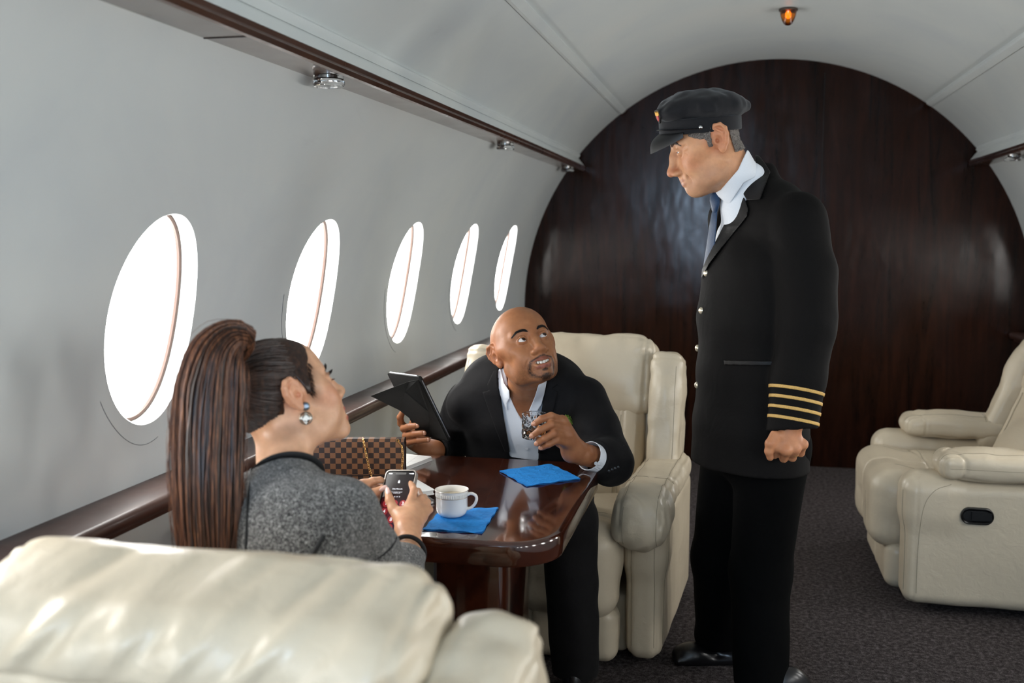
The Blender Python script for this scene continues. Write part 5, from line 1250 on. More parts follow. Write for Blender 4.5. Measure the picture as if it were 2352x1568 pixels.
rf = [J((938, 1166, 2.135), (951, 1126, 2.172), (944, 1108, 2.205), (928, 1104, 2.215)), J((953, 1168, 2.140), (968, 1143, 2.180), (960, 1128, 2.215), (944, 1124, 2.225)), J((962, 1176, 2.140), (981, 1153, 2.178), (974, 1142, 2.213), (956, 1142, 2.225)), J((968, 1188, 2.138), (986, 1170, 2.170), (980, 1163, 2.205), (962, 1164, 2.220))]
hand_field(WR_, [(wER*.35+wWR*.65, .029), (wWR, .0235), (wv, .0232)], [(at(938, 1222, 2.075), q[0], .0195, .0120) for q in rf], [(q, [.0108, .0084, .0078, .0066]) for q in rf], (J((922, 1196, 2.105), (903, 1168, 2.118), (895, 1148, 2.128), (891, 1130, 2.142)), [.0165, .0110, .0098, .0074]), [(at(930, 1212, 2.08), at(946, 1182, 2.12), .020, .018), (at(930, 1205, 2.085), at(922, 1180, 2.11), .018, .014)])
WL_ = Fld(); wlv = at(812, 1128, 2.14)
lf = [J((834, 1113, 2.175), (856, 1104, 2.190), (872, 1102, 2.205), (886, 1106, 2.222)), J((834, 1122, 2.185), (858, 1118, 2.205), (876, 1120, 2.225), (890, 1126, 2.232)), J((834, 1132, 2.185), (858, 1134, 2.205), (874, 1138, 2.222), (886, 1142, 2.230)), J((834, 1140, 2.18), (854, 1146, 2.200), (868, 1150, 2.215), (878, 1154, 2.222))]
hand_field(WL_, [(wEL*.3+wWL*.7, .027), (wlv, .0225)], [(wlv, q[0], .0185, .0115) for q in lf], [(q, [.0105, .0086, .0080, .0068]) for q in lf], (J((824, 1134, 2.155), (842, 1135, 2.160), (860, 1131, 2.165), (878, 1121, 2.172)), [.0150, .0108, .0098, .0072]))
WB = Fld(); WB.T = BW; WB.loft([(0, -.10, .60), (0, -.05, .72), (0, -.02, .84), (0, -.01, wz-.09)], [.12, .11, .13, .12], [.09, .075, .08, .065], (1, 0, 0), 0); WB.T = T(); WB.cap(wn1, BW.p((0, 0, wz-.12)), .054, .085, .04)
WB.cap(BW.p((0, -.02, wz-.11)), wSR, .045, .04, .03); WB.cap(BW.p((0, -.02, wz-.11)), wSL, .045, .04, .03); WB.chain([wSR, wER, wWR], [.040, .036, .024], .02); WB.chain([wSL, wEL, wWL], [.040, .036, .024], .02)
for dx in (-.09, .09): k_ = np.array([wc0[0]+dx+.02, 2.06, .555]); WB.chain([wh+np.array([dx*.8, .02, 0]), k_, np.array([k_[0], 2.10, .09])], [.06, .045, .03], .03)
whl, whh = head_bounds(HW, (-.105, -.15, -.20)); b1, b2 = bnd(rf, wv, .05), bnd(lf, wlv, .04); whp = npaint(lin('cc9a78'), [(tuple(wv*0), (1, 1, 1), lin('cc9a78'), .1, T((9, 9, 9)))], .06)
body_mesh('body', [(WH, whl, whh, .0016, npaint(wb, wsp, .05), 2), (WB, (-1.25, 1.4, .08), (-.65, 2.25, 1.02), .010, whp, 2), (WR_, b1[0]-np.array([0, .05, .02]), b1[1], .0015, whp, 1), (WL_, b2[0], b2[1], .0015, whp, 1)], SK_W, wm)
for s in (-1, 1): eyeball(HW, s, wm, (0, 1, .12), lin('2c170e'))
teeth(HW, wm, -.0735, .024, .006, TEETH)
NAILW = simple('pale_pink_nail', 'e3bfb6', .18)
th_ = J((895, 1148, 2.128), (891, 1130, 2.142)); nail(th_[1]+np.array([0, -.0062, .005]), th_[1]-th_[0], (0, -1, .1), .0056, .0105, wm, NAILW)
th_ = J((860, 1131, 2.165), (878, 1121, 2.172)); nail(th_[1]+np.array([.004, -.0062, .002]), th_[1]-th_[0], (0, -1, .2), .0050, .0105, wm, NAILW)
# brows and lashes
WHAIR = mat_hair('dark_brown_hair', [(.25, lin('160d09')), (.5, lin('2b1a12')), (.75, lin('4a2f20'))], .38)
WHAIR2 = mat_hair('brown_ponytail_hair', [(.25, lin('26140c')), (.5, lin('553321')), (.78, lin('8f5d3c'))], .52)
for s in (-1, 1): hairy(None, [(s*.016, .0950, .0180), (s*.028, .0925, .0235), (s*.040, .0850, .0245), (s*.050, .0760, .0185)], None, 260, .0022, HW, BROWM, wm, 8+s, r=.00035, ln=.007)
for s in (-1, 1):
    m = MB()
    for i in range(60):
        t = i/59; a = np.array([s*(.020+.026*t), .0765+.0130*math.sin(math.pi*(.15+.7*t)), .0062-.003*abs(t-.5)]); d = np.array([s*(.15+.5*t), 1, .25])
        m.tube([HW.p(a), HW.p(a+nrm(d)*.005+np.array([0, 0, .0008])), HW.p(a+nrm(d)*.009+np.array([0, 0, .0045]))], [.00040, .00034, .00012], 4)
        if i % 2: m.tube([HW.p(a-np.array([0, .001, .0108])), HW.p(a-np.array([0, .001, .0108])+nrm(d-np.array([0, 0, .5]))*.006)], [.0003, .0001], 4)
    childw(m.build('eyelashes', BROWM))
# slicked-back hair: a cap over the skull and fine strands running to the tie
tie_l = np.array([-.004, -.112, .078]); cc, cr = np.array([0, -.016, .034]), np.array([.0735, .099, .082])
_q = Fld(HW); head_field(_q, dict(mouth='smile')); NEAR = len(_q.ops)
def hreg(X, Y, Z):
    x, y, z = X-HW.o[0], Y-HW.o[1], Z-HW.o[2]; a, b, c = [(x*HW.R[0, i]+y*HW.R[1, i]+z*HW.R[2, i])/HW.s for i in range(3)]
    hl_ = np.interp(c, [-.02, .005, .02, .035, .05, .07, .09, .12], [.013, .020, .026, .034, .047, .057, .057, .03])
    low = np.interp(b, [-.15, -.060, -.046, -.038, -.031, .002, .009, .03, .06], [-.056, -.054, -.044, -.018, .030, .034, -.008, -.013, .0])
    return np.maximum(b-hl_, low-c)*HW.s
WH2 = woman_head_field(); WH2.ops = [o_ for o_ in WH2.ops[:NEAR]]
def scalp(ax):
    X, Y, Z = ax[0][:, None, None], ax[1][None, :, None], ax[2][None, None, :]
    return smin(np.maximum(WH2(ax, m=.02)-.0035, hreg(X, Y, Z)+.0025*noise(X*70, Y*70, Z*70)), ball(HW.p(tie_l*.93), .022)(X, Y, Z), .03)
hair_o = sculpt('hair', scalp, whl-.02, whh+.02, .0018, WHAIR, wm, 1)
m = MB(); rr = random.Random(5)
def on_scalp(d, off): d = np.array(d, float); d /= np.linalg.norm(d/cr); return cc+d*(1+off/.09)
hl = [(.0, .055, .092), (.020, .056, .088), (.040, .050, .074), (.052, .046, .058), (.060, .036, .040), (.064, .026, .022), (.066, .020, .006), (.070, .008, .026), (.072, -.005, .034), (.072, -.020, .032), (.070, -.032, .010), (.066, -.040, -.014), (.058, -.052, -.030), (.044, -.066, -.044), (.025, -.078, -.050), (.0, -.082, -.052)]
hls = spline(hl, 10)
for s in (1, -1):
    for i in range(430):
        q = hls[rr.randrange(len(hls))]; q = np.array([q[0]*s, q[1], q[2]])+np.array([rr.gauss(0, .002), rr.gauss(0, .003), rr.gauss(0, .003)])
        d0 = (q-cc)/cr; d0 /= np.linalg.norm(d0); t_ = tie_l+np.array([rr.gauss(0, .008), 0, rr.gauss(0, .008)]); d1 = (t_-cc)/cr; d1 /= np.linalg.norm(d1)
        om = math.acos(max(-1, min(1, float(d0@d1)))); off = rr.uniform(.0022, .0055); P = []
        for w in np.linspace(0, 1, 14):
            d = (math.sin((1-w)*om)*d0+math.sin(w*om)*d1)/math.sin(om); p = cc+d*cr; n_ = nrm(d/cr)
            p = p+n_*(off*min(1, w*6+.25)+.004*math.sin(w*np.pi)); P.append(HW.p(p))
        m.tube(P, [.0003]+[rr.uniform(.0006, .0012)]*12+[.0008], 5, cap=False)
for i in range(130):      # fine short hairs at the sideburn
    z0 = rr.uniform(-.012, .045); b0 = np.array([.066, float(np.interp(z0, [-.02, .005, .02, .035, .05], [.013, .020, .026, .034, .047]))+rr.gauss(.001, .003), z0]); d = np.array([0, rr.uniform(.1, .5), -1])
    q = np.array([(0.001)]); lo_, hi_ = 0.0, .10
    ps = np.array([HW.p((x_, b0[1], b0[2])) for x_ in np.linspace(.095, .02, 60)]); dd = _q.pts(ps); j = int(np.argmax(dd < .0012)); x_ = np.linspace(.095, .02, 60)[j]; b0[0] = x_
    e0 = b0+nrm(d)*rr.uniform(.006, .016)+np.array([-.0006, 0, 0]); m.tube([HW.p(b0), HW.p((b0+e0)/2+np.array([.0012, 0, 0])), HW.p(e0)], [.0004, .0003, .0001], 4, cap=False)
childw(m.build('hair_strands', WHAIR), hair_o)
m = MB(); tc = HW.p(tie_l+np.array([0, -.004, .002])); 
tup = nrm(at(535, 775, 1.63)-tc); u = nrm(np.cross(tup, (0, 0, 1))); v = np.cross(tup, u)
m.tube([tc+.019*math.cos(t)*u+.019*math.sin(t)*v for t in np.linspace(0, 2*np.pi, 40, endpoint=False)], .006, 8, close=True); childw(m.build('hair_tie', WHAIR), hair_o)
# the ponytail: locks of hair along a falling path
path = [tc, at(556, 786, 1.655), at(528, 778, 1.62), at(498, 815, 1.595), at(484, 890, 1.58), at(478, 990, 1.565), at(476, 1090, 1.55), at(478, 1190, 1.54), at(482, 1300, 1.53), at(484, 1370, 1.53)]
wid = [.016, .024, .036, .050, .060, .062, .060, .056, .048, .036]; dep = [.016, .022, .026, .030, .032, .032, .032, .030, .026, .020]
pth = spline(path, 8); W_ = np.interp(np.linspace(0, 1, len(pth)), np.linspace(0, 1, len(wid)), wid); D_ = np.interp(np.linspace(0, 1, len(pth)), np.linspace(0, 1, len(dep)), dep)
Tn = np.gradient(pth, axis=0); Tn /= np.linalg.norm(Tn, axis=1)[:, None]
m = MB(); m2 = MB()
for i in range(620):
    a = rr.uniform(0, 2*np.pi); r = math.sqrt(rr.uniform(.25, 1)) if i > 60 else math.sqrt(rr.uniform(0, .4)); px_, py_ = r*math.cos(a), r*math.sin(a); ph, fq, am = rr.uniform(0, 6.3), rr.uniform(1.2, 2.6), rr.uniform(.0, .10)
    cl = int(a*3.2); ph = ph*.3+cl*1.7; P = []; n_ = len(pth); end = int(n_*rr.uniform(.86, 1.0))
    for k in range(0, end, 2):
        side = nrm(np.cross(Tn[k], look(500, 1000))); front = nrm(np.cross(side, Tn[k])); t = k/n_
        w = px_+am*math.sin(fq*6*t+ph)*t*1.2; h = py_+am*math.cos(fq*5*t+ph)*t
        wob = .0007*math.sin(k*.35+i)
        P.append(pth[k]+side*W_[k]*w+front*D_[k]*h+side*wob)
    (m if i % 3 else m2).tube(P, [.0022 if i <= 60 else rr.uniform(.0009, .0019)]*(len(P)-1)+[.0003], 5, cap=False)
pt_ = m.build('ponytail', WHAIR2); childw(pt_, wm); childw(m2.build('ponytail_strands', WHAIR), pt_)
m = MB(); core = MB()
for k in range(40):   # a few loose flyaway hairs
    i0 = rr.randrange(10, len(pth)-20); s_ = rr.choice((-1, 1)); P = []
    for j in range(0, 18, 2):
        k2 = i0+j; side = nrm(np.cross(Tn[k2], look(500, 1000))); P.append(pth[k2]+side*s_*(W_[k2]*.9+.012*math.sin(j/17*np.pi)*rr.uniform(.9, 1.1)))
    m.tube(P, .0003, 4, cap=False)
childw(m.build('loose_hairs', WHAIR2), pt_)
G = []
for k in range(len(pth)):
    side = nrm(np.cross(Tn[k], look(500, 1000))); front = nrm(np.cross(side, Tn[k])); G.append([pth[k]+side*W_[k]*.80*math.cos(t)+front*D_[k]*.80*math.sin(t) for t in np.linspace(0, 2*np.pi, 20, endpoint=False)])
core.quad_grid(G, close_v=True); core.poly(G[-1]); childw(core.build('ponytail_core', WHAIR), pt_)
# drop earring: round blue stone above a square crystal
CLAW = simple('aged_silver', '7d7466', .3, .9)
def gem(c, r, n, mat, name, parent, h=.5, sq=False):
    m = MB(); c = np.array(c); n = nrm(n); u = nrm(np.cross(n, (0, 0, 1))); v = np.cross(n, u); seg = 8
    def rg(rad, z, o=0): return [c+n*z+rad*(math.cos(t+o)*u+math.sin(t+o)*v)*(1.0 if not sq else 1/max(abs(math.cos(t+o+.785)), abs(math.sin(t+o+.785)))*.82) for t in np.linspace(0, 2*np.pi, seg, endpoint=False)]
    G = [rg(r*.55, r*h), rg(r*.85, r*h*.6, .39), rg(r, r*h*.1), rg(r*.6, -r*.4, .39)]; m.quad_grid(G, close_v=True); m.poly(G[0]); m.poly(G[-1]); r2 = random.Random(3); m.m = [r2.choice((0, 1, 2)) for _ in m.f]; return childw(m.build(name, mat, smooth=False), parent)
CRY = [simple('crystal_painted_glint', 'f2efe6', .1), simple('crystal_painted_mid', '9c968a', .1), simple('crystal_painted_shade', '4a463f', .1)]; CRYB = [simple('blue_painted_glint', 'c9dcf0', .1), simple('blue_painted_mid', '7f9dbb', .1), simple('blue_painted_shade', '3d4e60', .1)]  # sparkle painted into the stones
en = nrm(CAM-at(702, 950, 1.72)+np.array([.2, 0, 0])); m = MB(); e1 = WH.hit(701, 933, 1.4, 2.0)+en*.004; e2 = WH.hit(702, 960, 1.4, 2.0)+en*.006
m.tube([e1, (e1+e2)/2+en*.001, e2], .0009, 6)
for c_, r_ in ((e1, .0072), (e2, .0112)):
    u = nrm(np.cross(en, (0, 0, 1))); v = np.cross(en, u); m.tube([c_+r_*math.cos(t)*u+r_*math.sin(t)*v for t in np.linspace(0, 2*np.pi, 24, endpoint=False)], .0012, 6, close=True)
er = childw(m.build('earring', CLAW)); gem(e1+en*.001, .0064, en, CRYB, 'blue_stone', er); gem(e2+en*.001, .0100, en, CRY, 'clear_stone', er, sq=True)
# ---------------------------------------------------------------- things on and above the table
def flat_obj(name, px_or_pts, z0, h, mat, label, cat, group=None, bev=.0006):
    P = [(p[0], p[1]) for p in px_or_pts]; c = np.mean(P, 0); m = MB(); m.prism([(x-c[0], y-c[1]) for x, y in P], 0, h, bev); o = m.build(name, mat, auto=30); o.location = (c[0], c[1], z0); return tag(o, label, cat, group)
def mat_napkin():
    n = NT('blue_paper_napkin'); v = n.coord('Object'); a = n.noise(v, 60, 5, .6, .8)
    n.P(Base__Color=n.ramp(a, [(.3, lin('1c78c6')), (.7, lin('2f93e2'))]), Roughness=.75, Specular__IOR__Level=.2); n.bump(a, .9, .004); return n.m
NAPK = mat_napkin()
def napkin(C, label, seed):
    C = [np.array(c, float) for c in C]; ctr = sum(C)/4; rr = random.Random(seed); n = 26; t = empty('napkin', (ctr[0], ctr[1], TZ), 0, label, 'napkin', 'blue paper napkins on the table')
    for lay, z in enumerate((.0010, .0032)):
        m = MB(); G = []
        for i in range(n+1):
            row = []
            for j in range(n+1):
                u, v = i/n, j/n; p = (C[0]*(1-u)*(1-v)+C[1]*u*(1-v)+C[2]*u*v+C[3]*(1-u)*v)-ctr; p = p*(1.0 if lay else 1.008)
                e = min(u, v, 1-u, 1-v); x, y = p[0]+.0010*math.sin(v*21+seed+lay), p[1]+.0012*math.sin(u*17+seed*2+lay)
                zz = z+.0012*float(noise(np.array([x*40+seed]), np.array([y*40]), np.array([lay*3.])) [0])+(.0015*max(0, .08-e)/.08)*math.sin((u+v)*9+seed)**2
                row.append((x, y, max(zz, .0006+lay*.0016)))
            G.append(row)
        m.quad_grid(G); B = [[(p[0], p[1], p[2]-.0005) for p in r] for r in G]; m.quad_grid(B)
        ring_ = [(i, 0) for i in range(n)]+[(n, j) for j in range(n)]+[(i, n) for i in range(n, 0, -1)]+[(0, j) for j in range(n, 0, -1)]
        m.quad_grid([[G[i][j] for i, j in ring_], [B[i][j] for i, j in ring_]], close_v=True)
        m.build('top_fold' if lay else 'bottom_fold', NAPK, t)
    return t
napkin([(-.822, 2.790), (-.690, 2.904), (-.580, 2.748), (-.709, 2.634)], 'blue paper napkin lying bare on the table in front of the man', 3)
napkin([(-.868, 2.372), (-.735, 2.402), (-.722, 2.190), (-.862, 2.186)], 'blue paper napkin under the white coffee cup', 8)
# white cup with gilded bands
CUPW = simple('white_porcelain', 'e6e4df', .12, 0, .5, Coat__Weight=.5); GILT = simple('silver_gilt_line', '9a8c78', .25, .8); COFFEE = simple('milky_coffee', 'b9a98c', .12)
def mat_cup():
    n = NT('porcelain_relief'); tc = n.n('TexCoord'); sx = n.n('SeparateXYZ', Vector=tc.outputs['Object']); at2 = n.n('Math', i0=sx.outputs[1], i1=sx.outputs[0], _operation='ARCTAN2')
    w = n.n('Math', i0=n.n('Math', i0=at2, i1=46.0, _operation='MULTIPLY'), _operation='SINE'); w = n.n('Math', i0=w, i1=.5, _operation='MULTIPLY_ADD'); w.inputs[2].default_value = .5
    n.P(Base__Color=n.ramp(w, [(.2, lin('c9c9c6')), (.6, lin('e6e4df'))]), Roughness=.14); n.bump(w, .6, .003); return n.m
cpos = atz(1038, 1186, TZ); cup = empty('coffee_cup', (cpos[0], cpos[1], TZ+.0052), 0, 'white porcelain coffee cup with a ribbed band and silver lines, on the blue napkin', 'cup')
m = MB(); m.lathe([(0, .002), (.026, .002), (.0290, 0), (.0318, .002), (.0352, .006), (.0372, .012), (.0382, .022), (.0385, .046), (.0388, .0465), (.0392, .0560), (.0402, .0590), (.0408, .0620), (.0400, .0632), (.0388, .0620), (.0378, .050), (.0365, .020), (.030, .008), (0, .006)], 72); m.build('cup_body', CUPW, cup)
m = MB(); m.lathe([(.0386, .0472), (.0396, .0480), (.0398, .0530), (.0396, .0548), (.0388, .0552)], 96); m.build('ribbed_band', mat_cup(), cup)
m = MB()
for r_, z_ in ((.0389, .0458), (.0411, .0622)): m.tube([(r_*math.cos(t), r_*math.sin(t), z_) for t in np.linspace(0, 2*np.pi, 72, endpoint=False)], .00055, 6, close=True)
m.build('gilt_lines', GILT, cup); m = MB(); m.lathe([(0, .0475), (.0375, .0475), (.0378, .0470), (0, .0468)], 48); m.build('coffee', COFFEE, cup)
hd = np.array([RT[0], RT[1]-.10, 0]); hd /= np.linalg.norm(hd); m = MB(); hp = spline([(.036, .0500), (.047, .0535), (.058, .0490), (.0605, .0390), (.0555, .0270), (.046, .0180), (.035, .0150)], 6)
m.tube([hd*x+np.array([0, 0, z]) for x, z in hp], [.0042]*4+[.0036]*(len(hp)-8)+[.0044]*4, 12, flat=1.25, ref=(-hd[1], hd[0], 0)); m.build('handle', CUPW, cup)
# notebooks and planner
PAPER = simple('white_paper', 'e9e9e6', .6); WCOVER = simple('white_cover', 'e2e3e1', .35); GREYC = simple('dark_grey_cover', '4c4a49', .5)
def mat_page():
    n = NT('planner_page'); v = n.coord('Object'); sx = n.n('SeparateXYZ', Vector=v); f = None
    def line(s_, k, w_):
        a = n.n('Math', i0=n.n('Math', i0=sx.outputs[s_], i1=k, _operation='MULTIPLY'), _operation='FRACT'); return n.n('Math', i0=a, i1=w_, _operation='LESS_THAN')
    l = n.n('Math', i0=line(0, 22.0, .035), i1=line(1, 14.0, .03), _operation='MAXIMUM')
    n.P(Base__Color=n.n('MixRGB', Fac=n.n('Math', i0=l, i1=.45, _operation='MULTIPLY'), Color1=lin('e9e9e6'), Color2=lin('8d9092')), Roughness=.6); return n.m
def book(name, C, z, h, cover, label, cat, page=None, pmat=PAPER):
    C = np.array([c[:2] for c in C]); c = C.mean(0); t = empty(name, (c[0], c[1], z), 0, label, cat)
    def rc(s, r):
        P = []; n = len(C)
        for i in range(n):
            a, b, d = C[i-1], C[i], C[(i+1) % n]; u1, u2 = (a-b)/np.linalg.norm(a-b), (d-b)/np.linalg.norm(d-b)
            for w in np.linspace(0, 1, 6): q = b+u1*r*(1-w)**2+u2*r*w**2; P.append(tuple((q-c)*s))
        return P
    m = MB(); m.prism(rc(1.0, .010), 0, .0018, .0004); m.build('back_cover', cover, t); m = MB(); m.prism(rc(.975, .008), .0018, h-.0018, 0); m.build('pages', PAPER, t)
    m = MB(); m.prism(rc(1.0 if page is None else .972, .010), h-.0018, h, .0004); m.build('front_cover' if page is None else 'open_page', cover if page is None else page, t); return t
a = atz(1000, 1130, TZ+.016); b = atz(952, 1102, TZ+.016); e = nrm((b-a)*np.array([1, 1, 0])); g_ = np.array([-e[1], e[0], 0]); 
if g_[0] > 0: g_ = -g_
def rect(a, e, g_, L, Wd): return [a, a+e*L, a+e*L+g_*Wd, a+g_*Wd]
nb1 = atz(1000, 1150, TZ+.008)
book('notebook', rect(nb1, e, g_, .150, .21), TZ, .0095, GREYC, 'dark grey notebook at the bottom of the pair beside the phone', 'notebook')
book('notebook', rect(a, e, g_, .150, .21), TZ+.0097, .0125, WCOVER, 'white notebook with rounded corners lying on a dark one beside the phone', 'notebook')
a = atz(996, 1049, TZ+.010); b = atz(900, 1086, TZ+.010); e2 = nrm((b-a)*np.array([1, 1, 0])); g2 = np.array([e2[1], -e2[0], 0]); g2 = g2 if g2[1] > 0 else -g2
book('planner', rect(a, e2, g2, .21, .145), TZ, .0115, WCOVER, 'white planner with faint ruled lines lying behind the checked handbag', 'notebook', page=mat_page())
# checked handbag with gold chain
def mat_check():
    n = NT('checked_canvas'); v = n.coord('Object'); sx = n.n('SeparateXYZ', Vector=v); k = 1/.0152
    fx = n.n('Math', i0=n.n('Math', i0=sx.outputs[0], i1=k, _operation='MULTIPLY'), _operation='FLOOR'); fz = n.n('Math', i0=n.n('Math', i0=sx.outputs[2], i1=k, _operation='MULTIPLY'), _operation='FLOOR')
    ch = n.n('Math', i0=n.n('Math', i0=n.n('Math', i0=fx, i1=fz, _operation='ADD'), i1=.5, _operation='MULTIPLY'), _operation='FRACT'); ch = n.n('Math', i0=ch, i1=.25, _operation='GREATER_THAN')
    wv = n.noise(n.coord('Object', (1, 1, 1)), 900, 1); w2 = n.n('TexWave', Vector=n.coord('Object', (1, 1, 1), (0, .78, 0)), Scale=240)
    c = n.n('MixRGB', Fac=ch, Color1=lin('2e1f19'), Color2=lin('7a5236')); c2 = n.n('MixRGB', _blend_type='MULTIPLY', Fac=.35, Color1=c, Color2=n.ramp(w2, [(.2, g3(.6)), (.8, g3(1.2))]))
    n.P(Base__Color=c2, Roughness=.45, Specular__IOR__Level=.4); n.bump(w2, .15, .001); return n.m
CHK = mat_check(); BTRIM = simple('dark_brown_trim', '2f1b14', .4); BORANGE = simple('orange_brown_edge', '6f3d24', .5)
br = atz(924, 1101, TZ); bl = atz(712, 1101, TZ); bl = np.array([bl[0], bl[1], TZ]); ang = math.atan2(br[1]-bl[1], br[0]-bl[0]); bw = np.linalg.norm((br-bl)[:2]); btop = at(915, 1009, (br[1]))[2]; bh = btop-TZ
bag = empty('handbag', tuple((bl+br)/2*np.array([1, 1, 0])+np.array([0, .022, TZ])), ang, 'brown and black checked clutch bag with gold chain standing on the table beside the woman', 'handbag')
m = MB(); m.quad_grid([[(x*sx_, y*sx_ if 0 else y, z) for x, y in rrect(-bw/2+.0*z, bw/2, -.020+.10*(z/bh)*.05, .020, .010, 6)] for z, sx_ in ((.0, .985), (.004, 1.0), (bh-.012, 1.0), (bh-.004, .995))], close_v=True); m.build('bag_body', CHK, bag)
m = MB(); fp = [(-.0225, .012), (-.0240, .03), (-.0240, bh-.020), (-.0215, bh-.006), (-.014, bh+.0005), (0, bh+.0015), (.014, bh), (.021, bh-.008), (.0218, bh-.03)]
m.quad_grid([[(x, y, z) for y, z in fp] for x in np.linspace(-bw/2-.001, bw/2+.001, 12)]); m.quad_grid([[(x, y*.93, z-.0014) for y, z in fp] for x in np.linspace(-bw/2-.001, bw/2+.001, 12)]); m.build('flap', CHK, bag)
m = MB()
for s in (-1, 1): m.tube([(s*(bw/2+.001), y, z) for y, z in fp], .0014, 6)
m.tube([(x, -.0228, .0122) for x in np.linspace(-bw/2, bw/2, 10)], .0013, 6); m.build('flap_edging', BTRIM, bag)
m = MB(); m.quad_grid([[(bw/2+dx, y, z) for y, z in ((-.016, .004), (-.004, .04), (-.016, bh-.014), (.0, bh-.008), (.016, bh-.014), (.004, .04), (.016, .004))] for dx in (.0005, .004)], close_v=True); m.build('side_gusset', BTRIM, bag)
def chain_links(P, r, lw, name, parent, mat, frame):
    P = spline(P, 10); L = np.concatenate([[0], np.cumsum(np.linalg.norm(np.diff(P, axis=0), axis=1))]); m = MB(); s = 0; k = 0
    while s < L[-1]:
        i = min(np.searchsorted(L, s), len(P)-1); i0 = max(i-1, 0); w = 0 if L[i] == L[i0] else (s-L[i0])/(L[i]-L[i0]); c = P[i0]*(1-w)+P[i]*w; d = nrm(P[min(i+1, len(P)-1)]-P[i0]); u = nrm(np.cross(d, (.3, .9, .1))); 
        if k % 2: u = nrm(np.cross(d, u))
        m.tube([c+d*lw*math.cos(t)+u*lw*.62*math.sin(t) for t in np.linspace(0, 2*np.pi, 12, endpoint=False)], r, 6, close=True); s += lw*1.38; k += 1
    o = m.build(name, mat); o.parent = parent; o.matrix_parent_inverse = parent_matrix(parent).inverted(); return o
yb = br[1]-.012
chain_links([at(834, 1006, yb+.02), at(835, 1012, yb-.018), at(841, 1045, yb-.026), at(849, 1078, yb-.030), at(854, 1094, yb-.030)], .0010, .0042, 'gold_chain', bag, GOLD, None)
chain_links([at(923, 1026, yb+.004), at(925, 1045, yb-.004), at(924, 1066, yb-.010), at(921, 1090, yb-.02)], .0010, .0042, 'gold_chain', bag, GOLD, None)
m = MB(); c0, c1 = at(914, 1012, yb+.010), at(924, 1027, yb+.004); m.tube([c0, c0*.7+c1*.3, c1], [.0022, .0018, .0026], 8); dq = nrm(c1-c0); uq = nrm(np.cross(dq, (0, 1, 0)))
m.tube([c0+.0048*math.cos(t)*dq+.0040*math.sin(t)*uq for t in np.linspace(0, 2*np.pi, 20, endpoint=False)], .0010, 6, close=True); o = m.build('gold_clasp', GOLD); o.parent = bag; o.matrix_parent_inverse = parent_matrix(bag).inverted()
# phone
def frame_from(TL, TR, BL):
    u = nrm(TR-TL); v = (TL-BL); v = nrm(v-u*(v@u)); n = np.cross(u, v); return u, v, n
TL_, TR_, BL_ = at(888, 1079, 2.225), at(958, 1079, 2.212), at(866, 1196, 2.150); u, v, n_ = frame_from(TL_, TR_, BL_); wph = np.linalg.norm(TR_-TL_); hph = wph*2.03
ph = empty('phone', tuple(TL_+u*wph/2-v*hph/2), 0, 'smartphone in a clear case held by the woman, red passcode keypad on its screen', 'phone'); Mp = Matrix(((u[0], v[0], n_[0]), (u[1], v[1], n_[1]), (u[2], v[2], n_[2]))); ph.rotation_euler = Mp.to_euler()
W2, H2 = wph/2, hph/2
CASE = mat_glass('clear_case', (.82, .80, .78), .12, 1.45, .85)
m = MB(); o_ = rrect(-W2, W2, -H2, H2, .011, 10); i_ = rrect(-W2+.0022, W2-.0022, -H2+.0022, H2-.0022, .0095, 10)
m.quad_grid([[(x, y, z) for x, y in P] for P, z in ((i_, .0012), (o_, .0012), (o_, -.0105), (i_, -.0105))], close_v=True); m.poly([(x, y, -.0105) for x, y in i_]); m.build('case', simple('case_edge', 'a39a92', .2, .3), ph)
m = MB(); m.prism(rrect(-W2+.0026, W2-.0026, -H2+.0026, H2-.0026, .0092, 10), -.0085, -.0003, .0006); m.build('phone_body', simple('phone_black', '0a0a0b', .15), ph)
def mat_screen():
    n = NT('lit_lock_screen'); v_ = n.coord('Object'); sx = n.n('SeparateXYZ', Vector=v_); g = n.n('Math', i0=sx.outputs[1], i1=1/hph, _operation='MULTIPLY'); g2_ = n.n('Math', i0=g, i1=.5, _operation='ADD')
    c = n.ramp(g2_, [(0, lin('1c1c4a')), (.14, lin('2a1030')), (.40, lin('6a1020')), (.58, lin('2c0c12')), (1, lin('140c0e'))]); n.P(Base__Color=g3(.01), Roughness=.1, Emission__Color=c, Emission__Strength=.6); return n.m
m = MB(); m.prism(rrect(-W2+.0048, W2-.0048, -H2+.0048, H2-.0048, .0078, 10), -.0003, .0001); scr = m.build('screen', mat_screen(), ph)
KEYM = mat_emit('lit_key', lin('9a2830'), .45); WTXT = mat_emit('lit_white_text', lin('e8eaf2'), 1.0)
def text(s, x, y, size, parent, mat, z=.0004, name='text', align='CENTER', sp=1.0):
    c = bpy.data.curves.new(name, 'FONT'); c.body = s; c.size = size; c.align_x = align; c.align_y = 'CENTER'; c.space_character = sp; o = bpy.data.objects.new(name, c); COL.objects.link(o)
    me = bpy.data.meshes.new_from_object(o.evaluated_get(bpy.context.evaluated_depsgraph_get())); bpy.data.objects.remove(o); me.materials.clear(); me.materials.append(mat)
    o = bpy.data.objects.new(name, me); COL.objects.link(o); o.parent = parent; o.location = (x, y, z); return o
kx, ky = W2*.50, hph*.0
for i, d_ in enumerate('1234567890'):
    r_, c_ = (i//3, i % 3) if i < 9 else (3, 1); x, y = (c_-1)*W2*.54, H2*(-.02-.235*r_)
    m = MB(); m.lathe([(0, .0003), (W2*.215, .0003), (W2*.215, .0001)], 28, (x, y, 0)); k_ = m.build('key', KEYM, scr); text(d_, x, y, W2*.30, k_, WTXT, .0006, 'digit')
